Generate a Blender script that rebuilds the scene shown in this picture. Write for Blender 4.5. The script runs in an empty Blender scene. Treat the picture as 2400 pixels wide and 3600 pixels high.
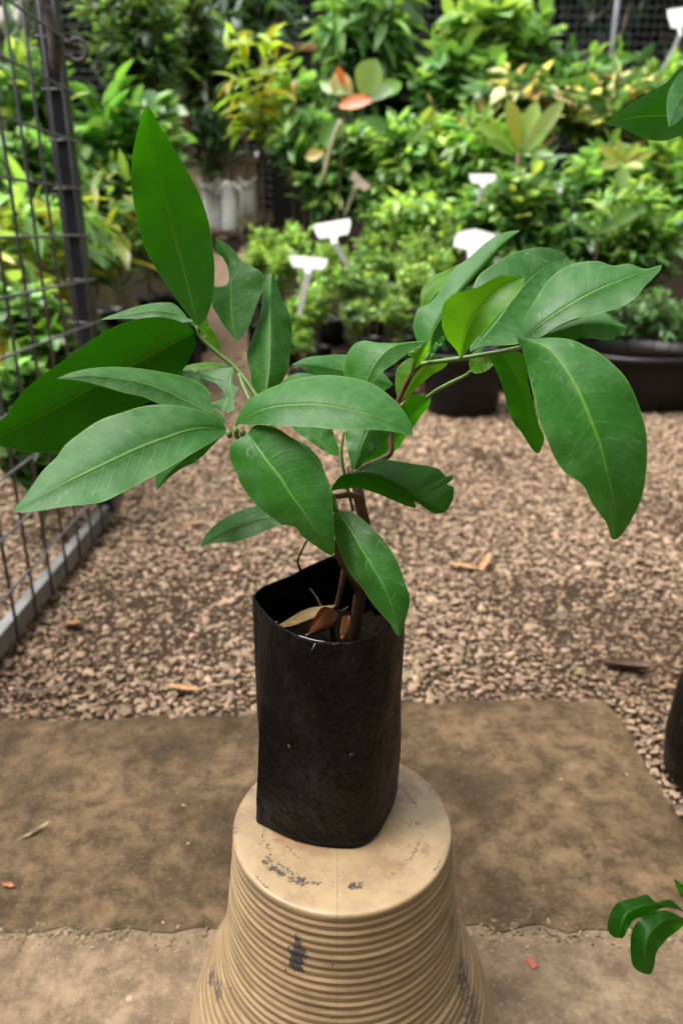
import bpy, math, random
import numpy as np
from mathutils import Vector

# ------------------------------------------------------------------ camera, sky, sun, exposure
scene = bpy.context.scene
COL = scene.collection
HC, PITCH, FPX = 0.605, math.radians(21.0), 2600.0
cam_d = bpy.data.cameras.new('camera'); cam = bpy.data.objects.new('camera', cam_d); COL.objects.link(cam)
cam.location = (0, 0, HC); cam.rotation_euler = (math.pi/2 - PITCH, 0, 0)
cam_d.sensor_fit = 'VERTICAL'; cam_d.sensor_height = 36; cam_d.sensor_width = 24; cam_d.lens = 26
cam_d.clip_start = 0.02; cam_d.clip_end = 300
cam_d.dof.use_dof = True; cam_d.dof.focus_distance = 0.43; cam_d.dof.aperture_fstop = 7.2
scene.camera = cam

SUN_EL, SUN_AZ = math.radians(65), math.radians(-97)      # high, from the left
sun_dir = Vector((math.cos(SUN_EL)*math.sin(SUN_AZ), math.cos(SUN_EL)*math.cos(SUN_AZ), math.sin(SUN_EL)))
world = bpy.data.worlds.new('World'); scene.world = world; world.use_nodes = True
wn = world.node_tree; bg = wn.nodes['Background']
sky = wn.nodes.new('ShaderNodeTexSky'); sky.sky_type = 'NISHITA'; sky.sun_disc = False
sky.sun_elevation = SUN_EL; sky.sun_rotation = math.atan2(sun_dir.x, sun_dir.y)
sky.air_density = 1.0; sky.dust_density = 5.0; sky.ozone_density = 0.6
hsv = wn.nodes.new('ShaderNodeHueSaturation'); hsv.inputs['Saturation'].default_value = 0.06
wn.links.new(sky.outputs[0], hsv.inputs['Color']); wn.links.new(hsv.outputs[0], bg.inputs['Color'])
bg.inputs['Strength'].default_value = 0.15
sl = bpy.data.lights.new('sun', 'SUN'); sl.energy = 1.5; sl.angle = math.radians(40); sl.color = (1.0, 0.94, 0.84)
so = bpy.data.objects.new('sun', sl); COL.objects.link(so)
so.rotation_euler = (-sun_dir).to_track_quat('-Z', 'Y').to_euler()
scene.view_settings.view_transform = 'Standard'; scene.view_settings.look = 'None'
scene.view_settings.gamma = 1; scene.view_settings.exposure = 1.5
scene.cycles.max_bounces = 6; scene.cycles.diffuse_bounces = 3; scene.cycles.transmission_bounces = 4
scene.cycles.use_denoising = True

# ------------------------------------------------------------------ helpers
random.seed(7); RNG = np.random.default_rng(7)
ct, st = math.cos(PITCH), math.sin(PITCH)
def ray(px, py):
    a, b = (px-1200)/FPX, (py-1800)/FPX
    return np.array([a, ct - b*st, -st - b*ct])
def F(px, py, y):                       # point of that sight line standing y metres in front
    d = ray(px, py); return np.array([0, 0, HC]) + d*(y/d[1])
def G(px, py, z=0.0):                   # point of that sight line on the level z
    d = ray(px, py); return np.array([0, 0, HC]) + d*((z-HC)/d[2])
K = 1.5306
def FD(px, py, y): return F(px*K, py*K, y)
def GD(px, py, z=0.0): return G(px*K, py*K, z)
def px2m(n, y, py):                     # n display pixels at row py, y metres away, in metres
    return abs(FD(784+n, py, y)[0])
def gz(y):                              # the ground climbs behind the gravel
    y = np.asarray(y, float)
    s = np.clip((y-2.75)/2.35, 0, 1)
    return 0.60*(0.35*s + 0.65*s*s*(3-2*s)) + np.clip(y-5.1, 0, 3)*0.06

def nrm(v): return v/(np.linalg.norm(v, axis=-1, keepdims=True)+1e-9)
def wloc(o):
    q = np.zeros(3)
    while o is not None: q = q + np.array(o.location); o = o.parent
    return q
def mesh_obj(name, verts, faces, mat, parent=None, smooth=True, cols=None, uvs=None):
    me = bpy.data.meshes.new(name)
    verts = np.asarray(verts, float)
    if parent is not None: verts = verts - wloc(parent)
    me.from_pydata(verts.tolist(), [], [list(map(int, f)) for f in faces]); 
    finish(me, mat, smooth, cols, uvs)
    o = bpy.data.objects.new(name, me); COL.objects.link(o)
    if parent is not None: o.parent = parent
    return o
def finish(me, mat, smooth, cols, uvs=None):
    if mat: me.materials.append(mat)
    me.polygons.foreach_set('use_smooth', np.full(len(me.polygons), smooth))
    if cols is not None:
        a = me.color_attributes.new('col', 'FLOAT_COLOR', 'POINT')
        c = np.ones((len(me.vertices), 4), np.float32); c[:, :3] = cols
        a.data.foreach_set('color', c.ravel())
    if uvs is not None:
        l = me.uv_layers.new(name='UVMap')
        idx = np.zeros(len(me.loops), np.int32); me.loops.foreach_get('vertex_index', idx)
        l.data.foreach_set('uv', np.asarray(uvs, np.float32)[idx].ravel())
    me.update()
def fast_obj(name, verts, tris, mat, parent=None, smooth=True, cols=None):
    me = bpy.data.meshes.new(name); verts = np.asarray(verts, np.float32)
    if parent is not None: verts = verts - wloc(parent).astype(np.float32)
    tris = np.asarray(tris, np.int32); n = len(tris); k = tris.shape[1]
    me.vertices.add(len(verts)); me.vertices.foreach_set('co', verts.ravel())
    me.loops.add(n*k); me.loops.foreach_set('vertex_index', tris.ravel())
    me.polygons.add(n); me.polygons.foreach_set('loop_start', np.arange(0, n*k, k, dtype=np.int32))
    me.polygons.foreach_set('loop_total', np.full(n, k, np.int32))
    me.update(calc_edges=True); finish(me, mat, smooth, cols)
    o = bpy.data.objects.new(name, me); COL.objects.link(o)
    if parent is not None: o.parent = parent
    return o
class MB:
    def __init__(s): s.v, s.f = [], []
    def add(s, v, f):
        n = len(s.v); s.v += [tuple(p) for p in v]; s.f += [[i+n for i in q] for q in f]
    def box(s, c, d, rot=None):
        c = np.array(c); d = np.array(d)/2
        R = np.eye(3) if rot is None else rot
        v = [c + R @ (d*np.array(q)) for q in ((-1,-1,-1),(1,-1,-1),(1,1,-1),(-1,1,-1),(-1,-1,1),(1,-1,1),(1,1,1),(-1,1,1))]
        s.add(v, [(0,3,2,1),(4,5,6,7),(0,1,5,4),(1,2,6,5),(2,3,7,6),(3,0,4,7)])
    def tube(s, pts, r, n=6, cap=True):
        pts = [np.array(p, float) for p in pts]; m = len(pts)
        r = [r]*m if np.isscalar(r) else list(r)
        V = []; up = None
        for i in range(m):
            t = pts[min(i+1, m-1)] - pts[max(i-1, 0)]; t /= (np.linalg.norm(t)+1e-12)
            if up is None:
                up = np.cross(t, (0.3, 1, 0.1)); up /= np.linalg.norm(up)+1e-12
            up = up - t*np.dot(up, t); up /= np.linalg.norm(up)+1e-12
            w = np.cross(t, up)
            for k in range(n):
                a = 2*math.pi*k/n
                V.append(pts[i] + r[i]*(math.cos(a)*up + math.sin(a)*w))
        Fc = [(i*n+k, i*n+(k+1) % n, (i+1)*n+(k+1) % n, (i+1)*n+k) for i in range(m-1) for k in range(n)]
        if cap: Fc += [tuple(range(n))[::-1], tuple((m-1)*n+k for k in range(n))]
        s.add(V, Fc)
    def lathe(s, prof, c=(0, 0, 0), n=40, closed_ends=False):
        V = [(c[0]+r*math.cos(2*math.pi*k/n), c[1]+r*math.sin(2*math.pi*k/n), c[2]+z) for r, z in prof for k in range(n)]
        m = len(prof)
        s.add(V, [(i*n+k, i*n+(k+1) % n, (i+1)*n+(k+1) % n, (i+1)*n+k) for i in range(m-1) for k in range(n)])
    def build(s, name, mat, parent=None, smooth=True):
        return mesh_obj(name, s.v, s.f, mat, parent, smooth)
def tag(o, label=None, cat=None, group=None, kind=None):
    if label: o['label'] = label
    if cat: o['category'] = cat
    if group: o['group'] = group
    if kind: o['kind'] = kind
    return o
def thing(name, label, cat, loc=(0, 0, 0), group=None):
    o = bpy.data.objects.new(name, None); COL.objects.link(o); o.location = [float(q) for q in loc]; o.empty_display_size = 0.05
    return tag(o, label, cat, group)
def copy_tree(o, parent=None):
    c = o.copy(); COL.objects.link(c)
    if parent is not None: c.parent = parent
    for ch in list(o.children): copy_tree(ch, c)
    return c
def smooth_path(pts, n):
    P = np.array(pts, float)
    if len(P) == 2: 
        t = np.linspace(0, 1, n)[:, None]; return P[0]*(1-t) + P[1]*t
    s = np.r_[0, np.cumsum(np.linalg.norm(np.diff(P, axis=0)[:, :2], axis=1) + 1e-9)]; s /= s[-1]
    # centripetal-ish Catmull-Rom through the points by finite-difference Hermite
    m = np.zeros_like(P)
    d = np.diff(P, axis=0)/np.diff(s)[:, None]
    m[0], m[-1] = d[0], d[-1]
    h = np.diff(s)
    m[1:-1] = (d[:-1]*h[1:, None] + d[1:]*h[:-1, None])/(h[1:]+h[:-1])[:, None]
    t = np.linspace(0, 1, n); i = np.clip(np.searchsorted(s, t, side='right')-1, 0, len(s)-2)
    u = ((t - s[i])/h[i])[:, None]; H = h[i][:, None]
    return (2*u**3-3*u**2+1)*P[i] + (u**3-2*u**2+u)*H*m[i] + (-2*u**3+3*u**2)*P[i+1] + (u**3-u**2)*H*m[i+1]

def line_path(pts, n):
    P = np.array(pts, float); s = np.r_[0, np.cumsum(np.linalg.norm(np.diff(P, axis=0), axis=1) + 1e-9)]; s /= s[-1]
    t = np.linspace(0, 1, n); return np.stack([np.interp(t, s, P[:, k]) for k in range(P.shape[1])], 1)

# ------------------------------------------------------------------ materials
class NT:
    def __init__(s, name):
        s.m = bpy.data.materials.new(name); s.m.use_nodes = True; s.t = s.m.node_tree
        s.b = s.t.nodes['Principled BSDF']; s.out = s.t.nodes['Material Output']
    def n(s, t, **kw):
        x = s.t.nodes.new('ShaderNode'+t)
        for k, v in kw.items():
            if k.startswith('i_'):
                key = k[2:]; key = int(key) if key.isdigit() else key.replace('_', ' ')
                x.inputs[key].default_value = v
            else: setattr(x, k, v)
        return x
    def l(s, a, b): s.t.links.new(a, b)
    def val(s, x, sock):
        if hasattr(x, 'is_output'): s.l(x, sock)
        else: sock.default_value = x
    def math(s, op, a, b=0.0, c=0.0, clamp=False):
        x = s.n('Math', operation=op); x.use_clamp = clamp
        s.val(a, x.inputs[0]); s.val(b, x.inputs[1]); s.val(c, x.inputs[2]); return x.outputs[0]
    def ramp(s, f, stops):
        x = s.n('ValToRGB'); e = x.color_ramp.elements
        while len(e) < len(stops): e.new(0.5)
        for q, (p, c) in zip(e, stops):
            q.position = p; q.color = (c, c, c, 1) if np.isscalar(c) else (*c, 1)
        s.val(f, x.inputs[0]); return x.outputs[0]
    def noise(s, scale, detail=4, rough=0.55, vec=None, dist=0.0):
        x = s.n('TexNoise', i_Scale=scale, i_Detail=detail, i_Roughness=rough, i_Distortion=dist)
        if vec is not None: s.l(vec, x.inputs['Vector'])
        return x.outputs['Fac']
    def mix(s, f, a, b, mode='MIX'):
        x = s.n('Mix', data_type='RGBA', blend_type=mode); s.val(f, x.inputs[0])
        for q, sock in ((a, x.inputs[6]), (b, x.inputs[7])):
            if hasattr(q, 'is_output'): s.l(q, sock)
            else: sock.default_value = (*q, 1)
        return x.outputs[2]
    def bump(s, h, strength=0.3, dist=0.002):
        x = s.n('Bump'); x.inputs['Strength'].default_value = strength; x.inputs['Distance'].default_value = dist
        s.l(h, x.inputs['Height']); s.l(x.outputs[0], s.b.inputs['Normal']); return x
    def obj(s): return s.n('TexCoord').outputs['Object']
    def geo(s): return s.n('NewGeometry').outputs['Position']

def leaf_material(name, base, vein, trans, tmix, rough=0.38, dust=0.0, spec=0.4):
    T = NT(name); uv = T.n('UVMap').outputs[0]
    sep = T.n('SeparateXYZ'); T.l(uv, sep.inputs[0]); ux, t = sep.outputs[0], sep.outputs[1]
    u = T.math('ABSOLUTE', T.math('MULTIPLY_ADD', ux, 2.0, -1.0))
    wmid = T.math('MULTIPLY_ADD', t, -0.050, 0.072)
    mid = T.math('SUBTRACT', 1.0, T.math('DIVIDE', u, wmid), clamp=True)
    mid = T.math('POWER', mid, 0.7)
    pos = T.geo()
    nz = T.noise(60, 3, vec=pos)
    ph = T.math('SUBTRACT', T.math('ADD', t, T.math('MULTIPLY', nz, 0.06)), T.math('MULTIPLY', T.math('POWER', u, 1.5), 0.13))
    fr = T.math('PINGPONG', T.math('MULTIPLY', ph, 15.0), 0.5)
    lat = T.math('SUBTRACT', 1.0, T.math('DIVIDE', fr, 0.11), clamp=True)
    lat = T.math('MULTIPLY', lat, T.ramp(u, [(0.0, 1.0), (0.75, 0.7), (0.93, 0.0)]))
    mot = T.noise(22, 5, vec=pos)
    c0 = T.mix(T.ramp(mot, [(0.3, 0.0), (0.7, 1.0)]), tuple(q*0.78 for q in base), tuple(q*1.25 for q in base))
    oi = T.n('ObjectInfo'); rnd = oi.outputs['Random']
    c0 = T.mix(T.math('MULTIPLY', rnd, 0.62), c0, (base[0]*0.45, base[1]*0.50, base[2]*0.95))
    c0 = T.mix(T.math('MULTIPLY', T.math('FRACT', T.math('MULTIPLY', rnd, 7.31)), 0.25), c0, (base[0]*2.2, base[1]*1.35, base[2]*0.7))
    fine = T.noise(900, 2, vec=pos)
    c0 = T.mix(T.math('MULTIPLY', fine, 0.5), c0, tuple(q*0.5 for q in base))
    med = T.noise(140, 5, 0.7, vec=pos); c0 = T.mix(T.ramp(med, [(0.40, 0.0), (0.66, 0.55)]), c0, (base[0]*1.9, base[1]*1.35, base[2]*1.6))
    c1 = T.mix(T.math('MULTIPLY', T.math('MULTIPLY', lat, T.ramp(T.noise(70, 3, vec=pos), [(0.38, 0.25), (0.60, 1.0)])), 0.26), c0, tuple(q*0.7 for q in vein))
    c2 = T.mix(T.math('MULTIPLY', mid, 0.7), c1, vein)
    edge = T.ramp(u, [(0.955, 0.0), (1.0, 0.55)])
    c2 = T.mix(edge, c2, vein)
    if dust > 0:      # dried water spots and dusty film, with shapes of their own
        film = T.ramp(T.noise(35, 6, 0.7, vec=pos), [(0.45, 0.0), (0.75, 0.22*dust)])
        c2 = T.mix(film, c2, (0.32, 0.38, 0.33))
        spots = T.ramp(T.noise(190, 3, 0.6, vec=pos, dist=0.8), [(0.60, 0.0), (0.72, 1.0)])
        where = T.ramp(T.noise(16, 3, vec=pos), [(0.45, 0.0), (0.57, 1.0)])
        c2 = T.mix(T.math('MULTIPLY', T.math('MULTIPLY', spots, where), 0.50*dust), c2, (0.36, 0.47, 0.38))
    T.l(c2, T.b.inputs['Base Color'])
    T.l(T.ramp(mot, [(0.3, rough-0.06), (0.7, rough+0.1)]), T.b.inputs['Roughness'])
    T.b.inputs['Specular IOR Level'].default_value = spec
    hgt = T.math('ADD', T.math('MULTIPLY', mid, -0.8), T.math('ADD', T.math('MULTIPLY', lat, -0.18), T.math('ADD', T.math('MULTIPLY', mot, 1.2), T.math('MULTIPLY', fine, 0.10))))
    bm = T.bump(hgt, 0.35, 0.0012)
    tr = T.n('BsdfTranslucent'); 
    tc = T.mix(T.math('MULTIPLY', mid, 0.5), T.mix(T.math('MULTIPLY', lat, 0.35), trans, vein), vein); T.l(tc, tr.inputs['Color'])
    ms = T.n('MixShader'); ms.inputs[0].default_value = tmix
    T.l(T.b.outputs[0], ms.inputs[1]); T.l(tr.outputs[0], ms.inputs[2]); T.l(ms.outputs[0], T.out.inputs['Surface'])
    return T.m
M_LEAF = leaf_material('sapling_leaf', (0.022, 0.122, 0.014), (0.15, 0.32, 0.035), (0.09, 0.40, 0.006), 0.24, 0.44, 0.5, 0.28)
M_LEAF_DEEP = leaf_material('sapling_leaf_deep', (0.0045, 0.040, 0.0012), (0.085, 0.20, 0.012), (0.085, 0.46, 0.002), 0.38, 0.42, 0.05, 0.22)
M_LEAF_SHADED = leaf_material('sapling_leaf_shaded', (0.003, 0.036, 0.001), (0.085, 0.22, 0.008), (0.05, 0.34, 0.001), 0.13, 0.42, 0.0, 0.16)  # canopy shade put into the colour: darker, less translucent leaf copy
M_LEAF_YOUNG = leaf_material('sapling_leaf_young', (0.060, 0.20, 0.012), (0.22, 0.42, 0.05), (0.17, 0.48, 0.004), 0.42, 0.45, 0.0, 0.25)

def simple(name, col, rough=0.5, metal=0.0, var=0.25, scale=30, bump=0.0, spec=0.5, bdist=0.002):
    T = NT(name); p = T.geo(); nz = T.noise(scale, 5, vec=p)
    T.l(T.mix(T.ramp(nz, [(0.3, 0), (0.7, 1)]), tuple(c*(1-var) for c in col), tuple(min(1, c*(1+var)) for c in col)), T.b.inputs['Base Color'])
    T.b.inputs['Roughness'].default_value = rough; T.b.inputs['Metallic'].default_value = metal
    T.b.inputs['Specular IOR Level'].default_value = spec
    if bump: T.bump(nz, bump, bdist)
    return T.m
def foliage_material(name, tmix=0.35, rough=0.36):
    T = NT(name); a = T.n('Attribute', attribute_name='col')
    T.l(a.outputs['Color'], T.b.inputs['Base Color']); T.b.inputs['Roughness'].default_value = rough
    T.b.inputs['Specular IOR Level'].default_value = 0.5
    tr = T.n('BsdfTranslucent')
    T.l(T.mix(1.0, a.outputs['Color'], (1.75, 1.6, 0.9), 'MULTIPLY'), tr.inputs['Color'])
    ms = T.n('MixShader'); ms.inputs[0].default_value = tmix
    T.l(T.b.outputs[0], ms.inputs[1]); T.l(tr.outputs[0], ms.inputs[2]); T.l(ms.outputs[0], T.out.inputs['Surface'])
    return T.m
M_FOL = foliage_material('plant_foliage')
M_STEM = simple('plant_stem', (0.10, 0.065, 0.035), 0.7)
M_GSTEM = simple('green_stem', (0.10, 0.19, 0.035), 0.5)
M_BARK = simple('sapling_bark', (0.105, 0.048, 0.028), 0.6, var=0.45, scale=220, bump=0.5, bdist=0.001)
M_POT = simple('black_plastic', (0.0045, 0.0045, 0.005), 0.42, var=0.4, scale=12, spec=0.3)
M_SOIL = simple('dark_soil', (0.010, 0.006, 0.004), 0.95, var=0.6, scale=240, bump=1.0, spec=0.08)
M_WHITE = simple('white_plastic', (0.88, 0.88, 0.87), 0.45, var=0.03)
M_STEEL = simple('dark_painted_steel', (0.016, 0.020, 0.028), 0.4, var=0.35, scale=25)
M_WIRE = simple('grey_wire', (0.12, 0.12, 0.13), 0.42, metal=0.3, var=0.3, scale=40)
M_GALV = simple('galvanised_steel', (0.165, 0.163, 0.160), 0.5, metal=0.3, var=0.3, scale=18)
M_RUST = simple('rusty_steel', (0.085, 0.068, 0.060), 0.55, metal=0.3, var=0.6, scale=45)
M_DRY = simple('dry_leaf', (0.36, 0.19, 0.085), 0.65, var=0.4, scale=90)
M_DRY_DARK = simple('dark_dry_leaf', (0.075, 0.040, 0.022), 0.65, var=0.5, scale=90)
M_DRY_RED = simple('red_dry_leaf', (0.34, 0.12, 0.055), 0.6, var=0.4, scale=90)
M_DRY_GOLD = simple('golden_dry_leaf', (0.20, 0.115, 0.018), 0.5, var=0.5, scale=130)
M_BRICK = simple('orange_clay', (0.42, 0.16, 0.085), 0.8, var=0.25)
M_BEIGE = simple('beige_render', (0.33, 0.26, 0.165), 0.85, var=0.25, scale=9)
M_BLUE = simple('blue_plastic', (0.02, 0.09, 0.35), 0.4)
M_REDPL = simple('red_plastic', (0.32, 0.06, 0.035), 0.5)

# black film of the bag
T = NT('black_bag_film'); p = T.geo()
mp = T.n('Mapping'); mp.inputs['Scale'].default_value = (1.5, 1.5, 0.8); T.l(p, mp.inputs[0])
cr = T.noise(60, 7, 0.62, vec=mp.outputs[0], dist=0.3); big = T.noise(18, 4, vec=p)
dust = T.math('MULTIPLY', T.ramp(T.noise(26, 4, 0.6, vec=p), [(0.42, 0.0), (0.66, 1.0)]), T.ramp(T.noise(110, 7, 0.75, vec=mp.outputs[0]), [(0.42, 0.0), (0.72, 1.0)]))
c = T.mix(dust, (0.0006, 0.0006, 0.0008), (0.024, 0.0245, 0.026))
c = T.mix(T.ramp(T.noise(150, 4, 0.7, vec=p), [(0.66, 0.0), (0.74, 0.6)]), c, (0.055, 0.050, 0.038))
T.l(c, T.b.inputs['Base Color'])
T.l(T.ramp(T.noise(30, 6, 0.7, vec=p), [(0.3, 0.26), (0.7, 0.55)]), T.b.inputs['Roughness'])
T.b.inputs['Specular IOR Level'].default_value = 0.16
T.bump(T.math('ADD', cr, T.math('ADD', T.math('MULTIPLY', big, 0.8), T.math('MULTIPLY', T.noise(260, 3, vec=p), 0.2))), 0.9, 0.006); M_BAG = T.m

# gravel stones take the colour of each stone
T = NT('gravel_stone'); a = T.n('Attribute', attribute_name='col'); p = T.geo()
T.l(T.mix(T.math('MULTIPLY', T.noise(400, 4, vec=p), 0.6), a.outputs['Color'], (0.10, 0.075, 0.05)), T.b.inputs['Base Color'])
T.b.inputs['Roughness'].default_value = 0.9; T.b.inputs['Specular IOR Level'].default_value = 0.2; T.bump(T.noise(700, 3, vec=p), 0.4, 0.001); M_GRAVEL = T.m
M_EARTH = simple('brown_earth', (0.016, 0.011, 0.0075), 0.95, var=0.4, scale=60, bump=0.8, bdist=0.01, spec=0.05)

def concrete(name, dark, light, speck, moss):
    T = NT(name); p = T.geo()
    n1 = T.noise(5.5, 6, 0.6, vec=p); n2 = T.noise(42, 7, 0.72, vec=p); n3 = T.noise(260, 4, 0.7, vec=p)
    c = T.mix(T.ramp(n1, [(0.38, 0), (0.62, 1)]), dark, light)
    c = T.mix(T.ramp(T.noise(13, 6, 0.7, vec=p, dist=0.4), [(0.46, 0.0), (0.68, 0.55)]), c, tuple(q*0.5 for q in dark))
    c = T.mix(T.ramp(n2, [(0.40, 0.0), (0.62, 0.75)]), c, tuple(q*0.62 for q in dark))
    c = T.mix(T.ramp(n3, [(0.58, 0.0), (0.70, 0.55)]), c, speck); c = T.mix(T.ramp(n3, [(0.28, 0.4), (0.40, 0.0)]), c, tuple(q*0.5 for q in dark))
    c = T.mix(T.ramp(T.noise(300, 3, 0.6, vec=T.n('Mapping').outputs[0]), [(0.62, 0.0), (0.7, 0.0)]), c, speck)
    c = T.mix(T.ramp(T.noise(9, 5, 0.65, vec=p, dist=0.6), [(0.56, 0), (0.72, 0.5)]), c, moss)
    vo = T.n('TexVoronoi', i_Scale=62.0); T.l(p, vo.inputs['Vector']); sc = T.n('SeparateColor'); T.l(vo.outputs['Color'], sc.inputs[0])
    chip = T.math('MULTIPLY', T.math('GREATER_THAN', sc.outputs[0], 0.90), T.math('LESS_THAN', T.math('ADD', vo.outputs['Distance'], T.math('MULTIPLY', n3, 0.25)), T.math('MULTIPLY_ADD', sc.outputs[1], 0.14, 0.16)))
    c = T.mix(T.math('MULTIPLY', chip, 0.7), c, T.mix(sc.outputs[2], (0.07, 0.065, 0.06), (0.42, 0.35, 0.26)))
    T.l(c, T.b.inputs['Base Color']); T.b.inputs['Specular IOR Level'].default_value = 0.15; T.l(T.ramp(n2, [(0.3, 0.6), (0.7, 0.9)]), T.b.inputs['Roughness'])
    T.bump(T.math('ADD', n2, T.math('MULTIPLY', n3, 0.5)), 0.5, 0.003); return T.m
M_SLAB = concrete('dark_concrete', (0.050, 0.031, 0.015), (0.180, 0.118, 0.066), (0.25, 0.18, 0.11), (0.068, 0.050, 0.022))
M_APRON = concrete('pale_concrete', (0.150, 0.102, 0.064), (0.280, 0.200, 0.128), (0.38, 0.30, 0.19), (0.16, 0.135, 0.055))

# ------------------------------------------------------------------ ground
def grid_xy(x0, x1, y0, y1, nx, ny, zf):
    xs, ys = np.linspace(x0, x1, nx), np.linspace(y0, y1, ny)
    V = [(x, y, zf(x, y)) for y in ys for x in xs]
    Fc = [(j*nx+i, j*nx+i+1, (j+1)*nx+i+1, (j+1)*nx+i) for j in range(ny-1) for i in range(nx-1)]
    return V, Fc
V, Fc = grid_xy(-60, 60, -6, 120, 25, 400, lambda x, y: float(gz(y)) - 0.012)
tag(mesh_obj('ground', V, Fc, M_EARTH), kind='structure')

V, Fc = [], []
pth = [(2.7, -.72, -.2), (3.2, -.66, -.38), (3.8, -.66, -.46), (4.4, -.76, -.52), (5.0, -.97, -.62), (5.7, -1.15, -.7)]
for (y, x0, x1) in pth:
    for k in range(9): V.append((x0 + (x1-x0)*k/8, y, float(gz(y)) - 0.006 + 0.004*math.sin(k*2.1+y*7)))
Fc = [(j*9+i, j*9+i+1, (j+1)*9+i+1, (j+1)*9+i) for j in range(len(pth)-1) for i in range(8)]
tag(mesh_obj('path', V, Fc, simple('trodden_path', (0.13, 0.083, 0.052), 0.95, var=0.4, scale=40, bump=0.8, bdist=0.01)), kind='structure')
V, Fc = grid_xy(-1.7, 1.7, 0.5, 2.9, 30, 40, lambda x, y: float(gz(y)) - 0.0095)
tag(mesh_obj('gravel_bed', V, Fc, simple('gravel_fines', (0.040, 0.026, 0.017), 0.95, var=0.5, scale=90, bump=0.8, bdist=0.004, spec=0.05)), kind='structure')
def edge_jitter(pts, n, amp, seed):
    r = np.random.default_rng(seed); out = []
    m = len(pts)
    for i in range(m):
        a, b = np.array(pts[i]), np.array(pts[(i+1) % m]); k = max(1, int(np.linalg.norm(b-a)/n))
        for q in range(k):
            pt = a + (b-a)*q/k
            out.append(pt + r.normal(0, amp, 2)*(1 if q else 0.3))
    return out
def slab(name, poly, z, th, mat):
    n = len(poly); r = np.random.default_rng(3)
    V = [(x, y, z) for x, y in poly]
    c = np.mean(poly, axis=0)
    low = [(x + (x-c[0])*0.012, y + (y-c[1])*0.012, z-th*0.35) for x, y in poly] + [(x + (x-c[0])*0.014, y + (y-c[1])*0.014, z-th) for x, y in poly]
    V += low
    Fc = [tuple(range(n))]
    for L in range(2):
        Fc += [(L*n+i, (L+1)*n+i, (L+1)*n+(i+1) % n, L*n+(i+1) % n) for i in range(n)]
    return tag(mesh_obj(name, V, Fc, mat, smooth=False), kind='structure')
g = lambda x, y: GD(x, y)[:2]
slab('concrete_slab', edge_jitter([(-1.3, 0.493), (0.75, 0.505), (0.62, 0.58), g(1568, 1895), g(1440, 1680), g(1385, 1612), g(1180, 1608), g(930, 1612), g(590, 1640), g(0, 1658), (-1.3, g(0, 1668)[1])], 0.02, 0.0030, 5), 0.0, 0.02, M_SLAB)
slab('concrete_apron', [(-1.6, -0.9), (1.6, -0.9), (1.6, 0.52), (-1.6, 0.52)], -0.0012, 0.03, M_APRON)
# crumbs of cement along the joint
def lumps(name, centres, rad, cols, mat, flat=0.6, kind='stuff'):
    ph = (1+5**.5)/2
    iv = np.array([(-1,ph,0),(1,ph,0),(-1,-ph,0),(1,-ph,0),(0,-1,ph),(0,1,ph),(0,-1,-ph),(0,1,-ph),(ph,0,-1),(ph,0,1),(-ph,0,-1),(-ph,0,1)], float)/math.sqrt(1+ph*ph)
    it = np.array([(0,11,5),(0,5,1),(0,1,7),(0,7,10),(0,10,11),(1,5,9),(5,11,4),(11,10,2),(10,7,6),(7,1,8),(3,9,4),(3,4,2),(3,2,6),(3,6,8),(3,8,9),(4,9,5),(2,4,11),(6,2,10),(8,6,7),(9,8,1)])
    N = len(centres); a = RNG.uniform(0, 2*math.pi, N)
    sc = np.stack([RNG.uniform(0.9, 1.55, N), RNG.uniform(0.6, 1.0, N), RNG.uniform(0.30, 0.65, N)*flat/0.6], 1)*rad[:, None]
    v = iv[None]*(1 + RNG.normal(0, 0.26, (N, 12, 1)))*sc[:, None, :]
    tx = RNG.normal(0, 0.35, N)
    y2 = v[..., 1]*np.cos(tx)[:, None] - v[..., 2]*np.sin(tx)[:, None]; z2 = v[..., 1]*np.sin(tx)[:, None] + v[..., 2]*np.cos(tx)[:, None]
    x3 = v[..., 0]*np.cos(a)[:, None] - y2*np.sin(a)[:, None]; y3 = v[..., 0]*np.sin(a)[:, None] + y2*np.cos(a)[:, None]
    P = np.stack([x3, y3, z2], -1) + centres[:, None, :]
    tri = (it[None] + (np.arange(N)*12)[:, None, None]).reshape(-1, 3)
    return tag(fast_obj(name, P.reshape(-1, 3), tri, mat, smooth=False, cols=np.repeat(cols, 12, 0)), kind=kind)
def stone_cols(N):
    base = np.array([0.385, 0.268, 0.180]); c = base*RNG.uniform(0.55, 1.4, (N, 1))
    c *= 1 + RNG.normal(0, 0.035, (N, 3))
    k = RNG.random(N); c[k < 0.08] *= (0.45, 0.45, 0.45); c[(k > 0.13) & (k < 0.17)] *= (0.85, 0.9, 1.0); c[k > 0.9975] = (0.42, 0.15, 0.08)
    return np.clip(c, 0.01, 0.8)
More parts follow.
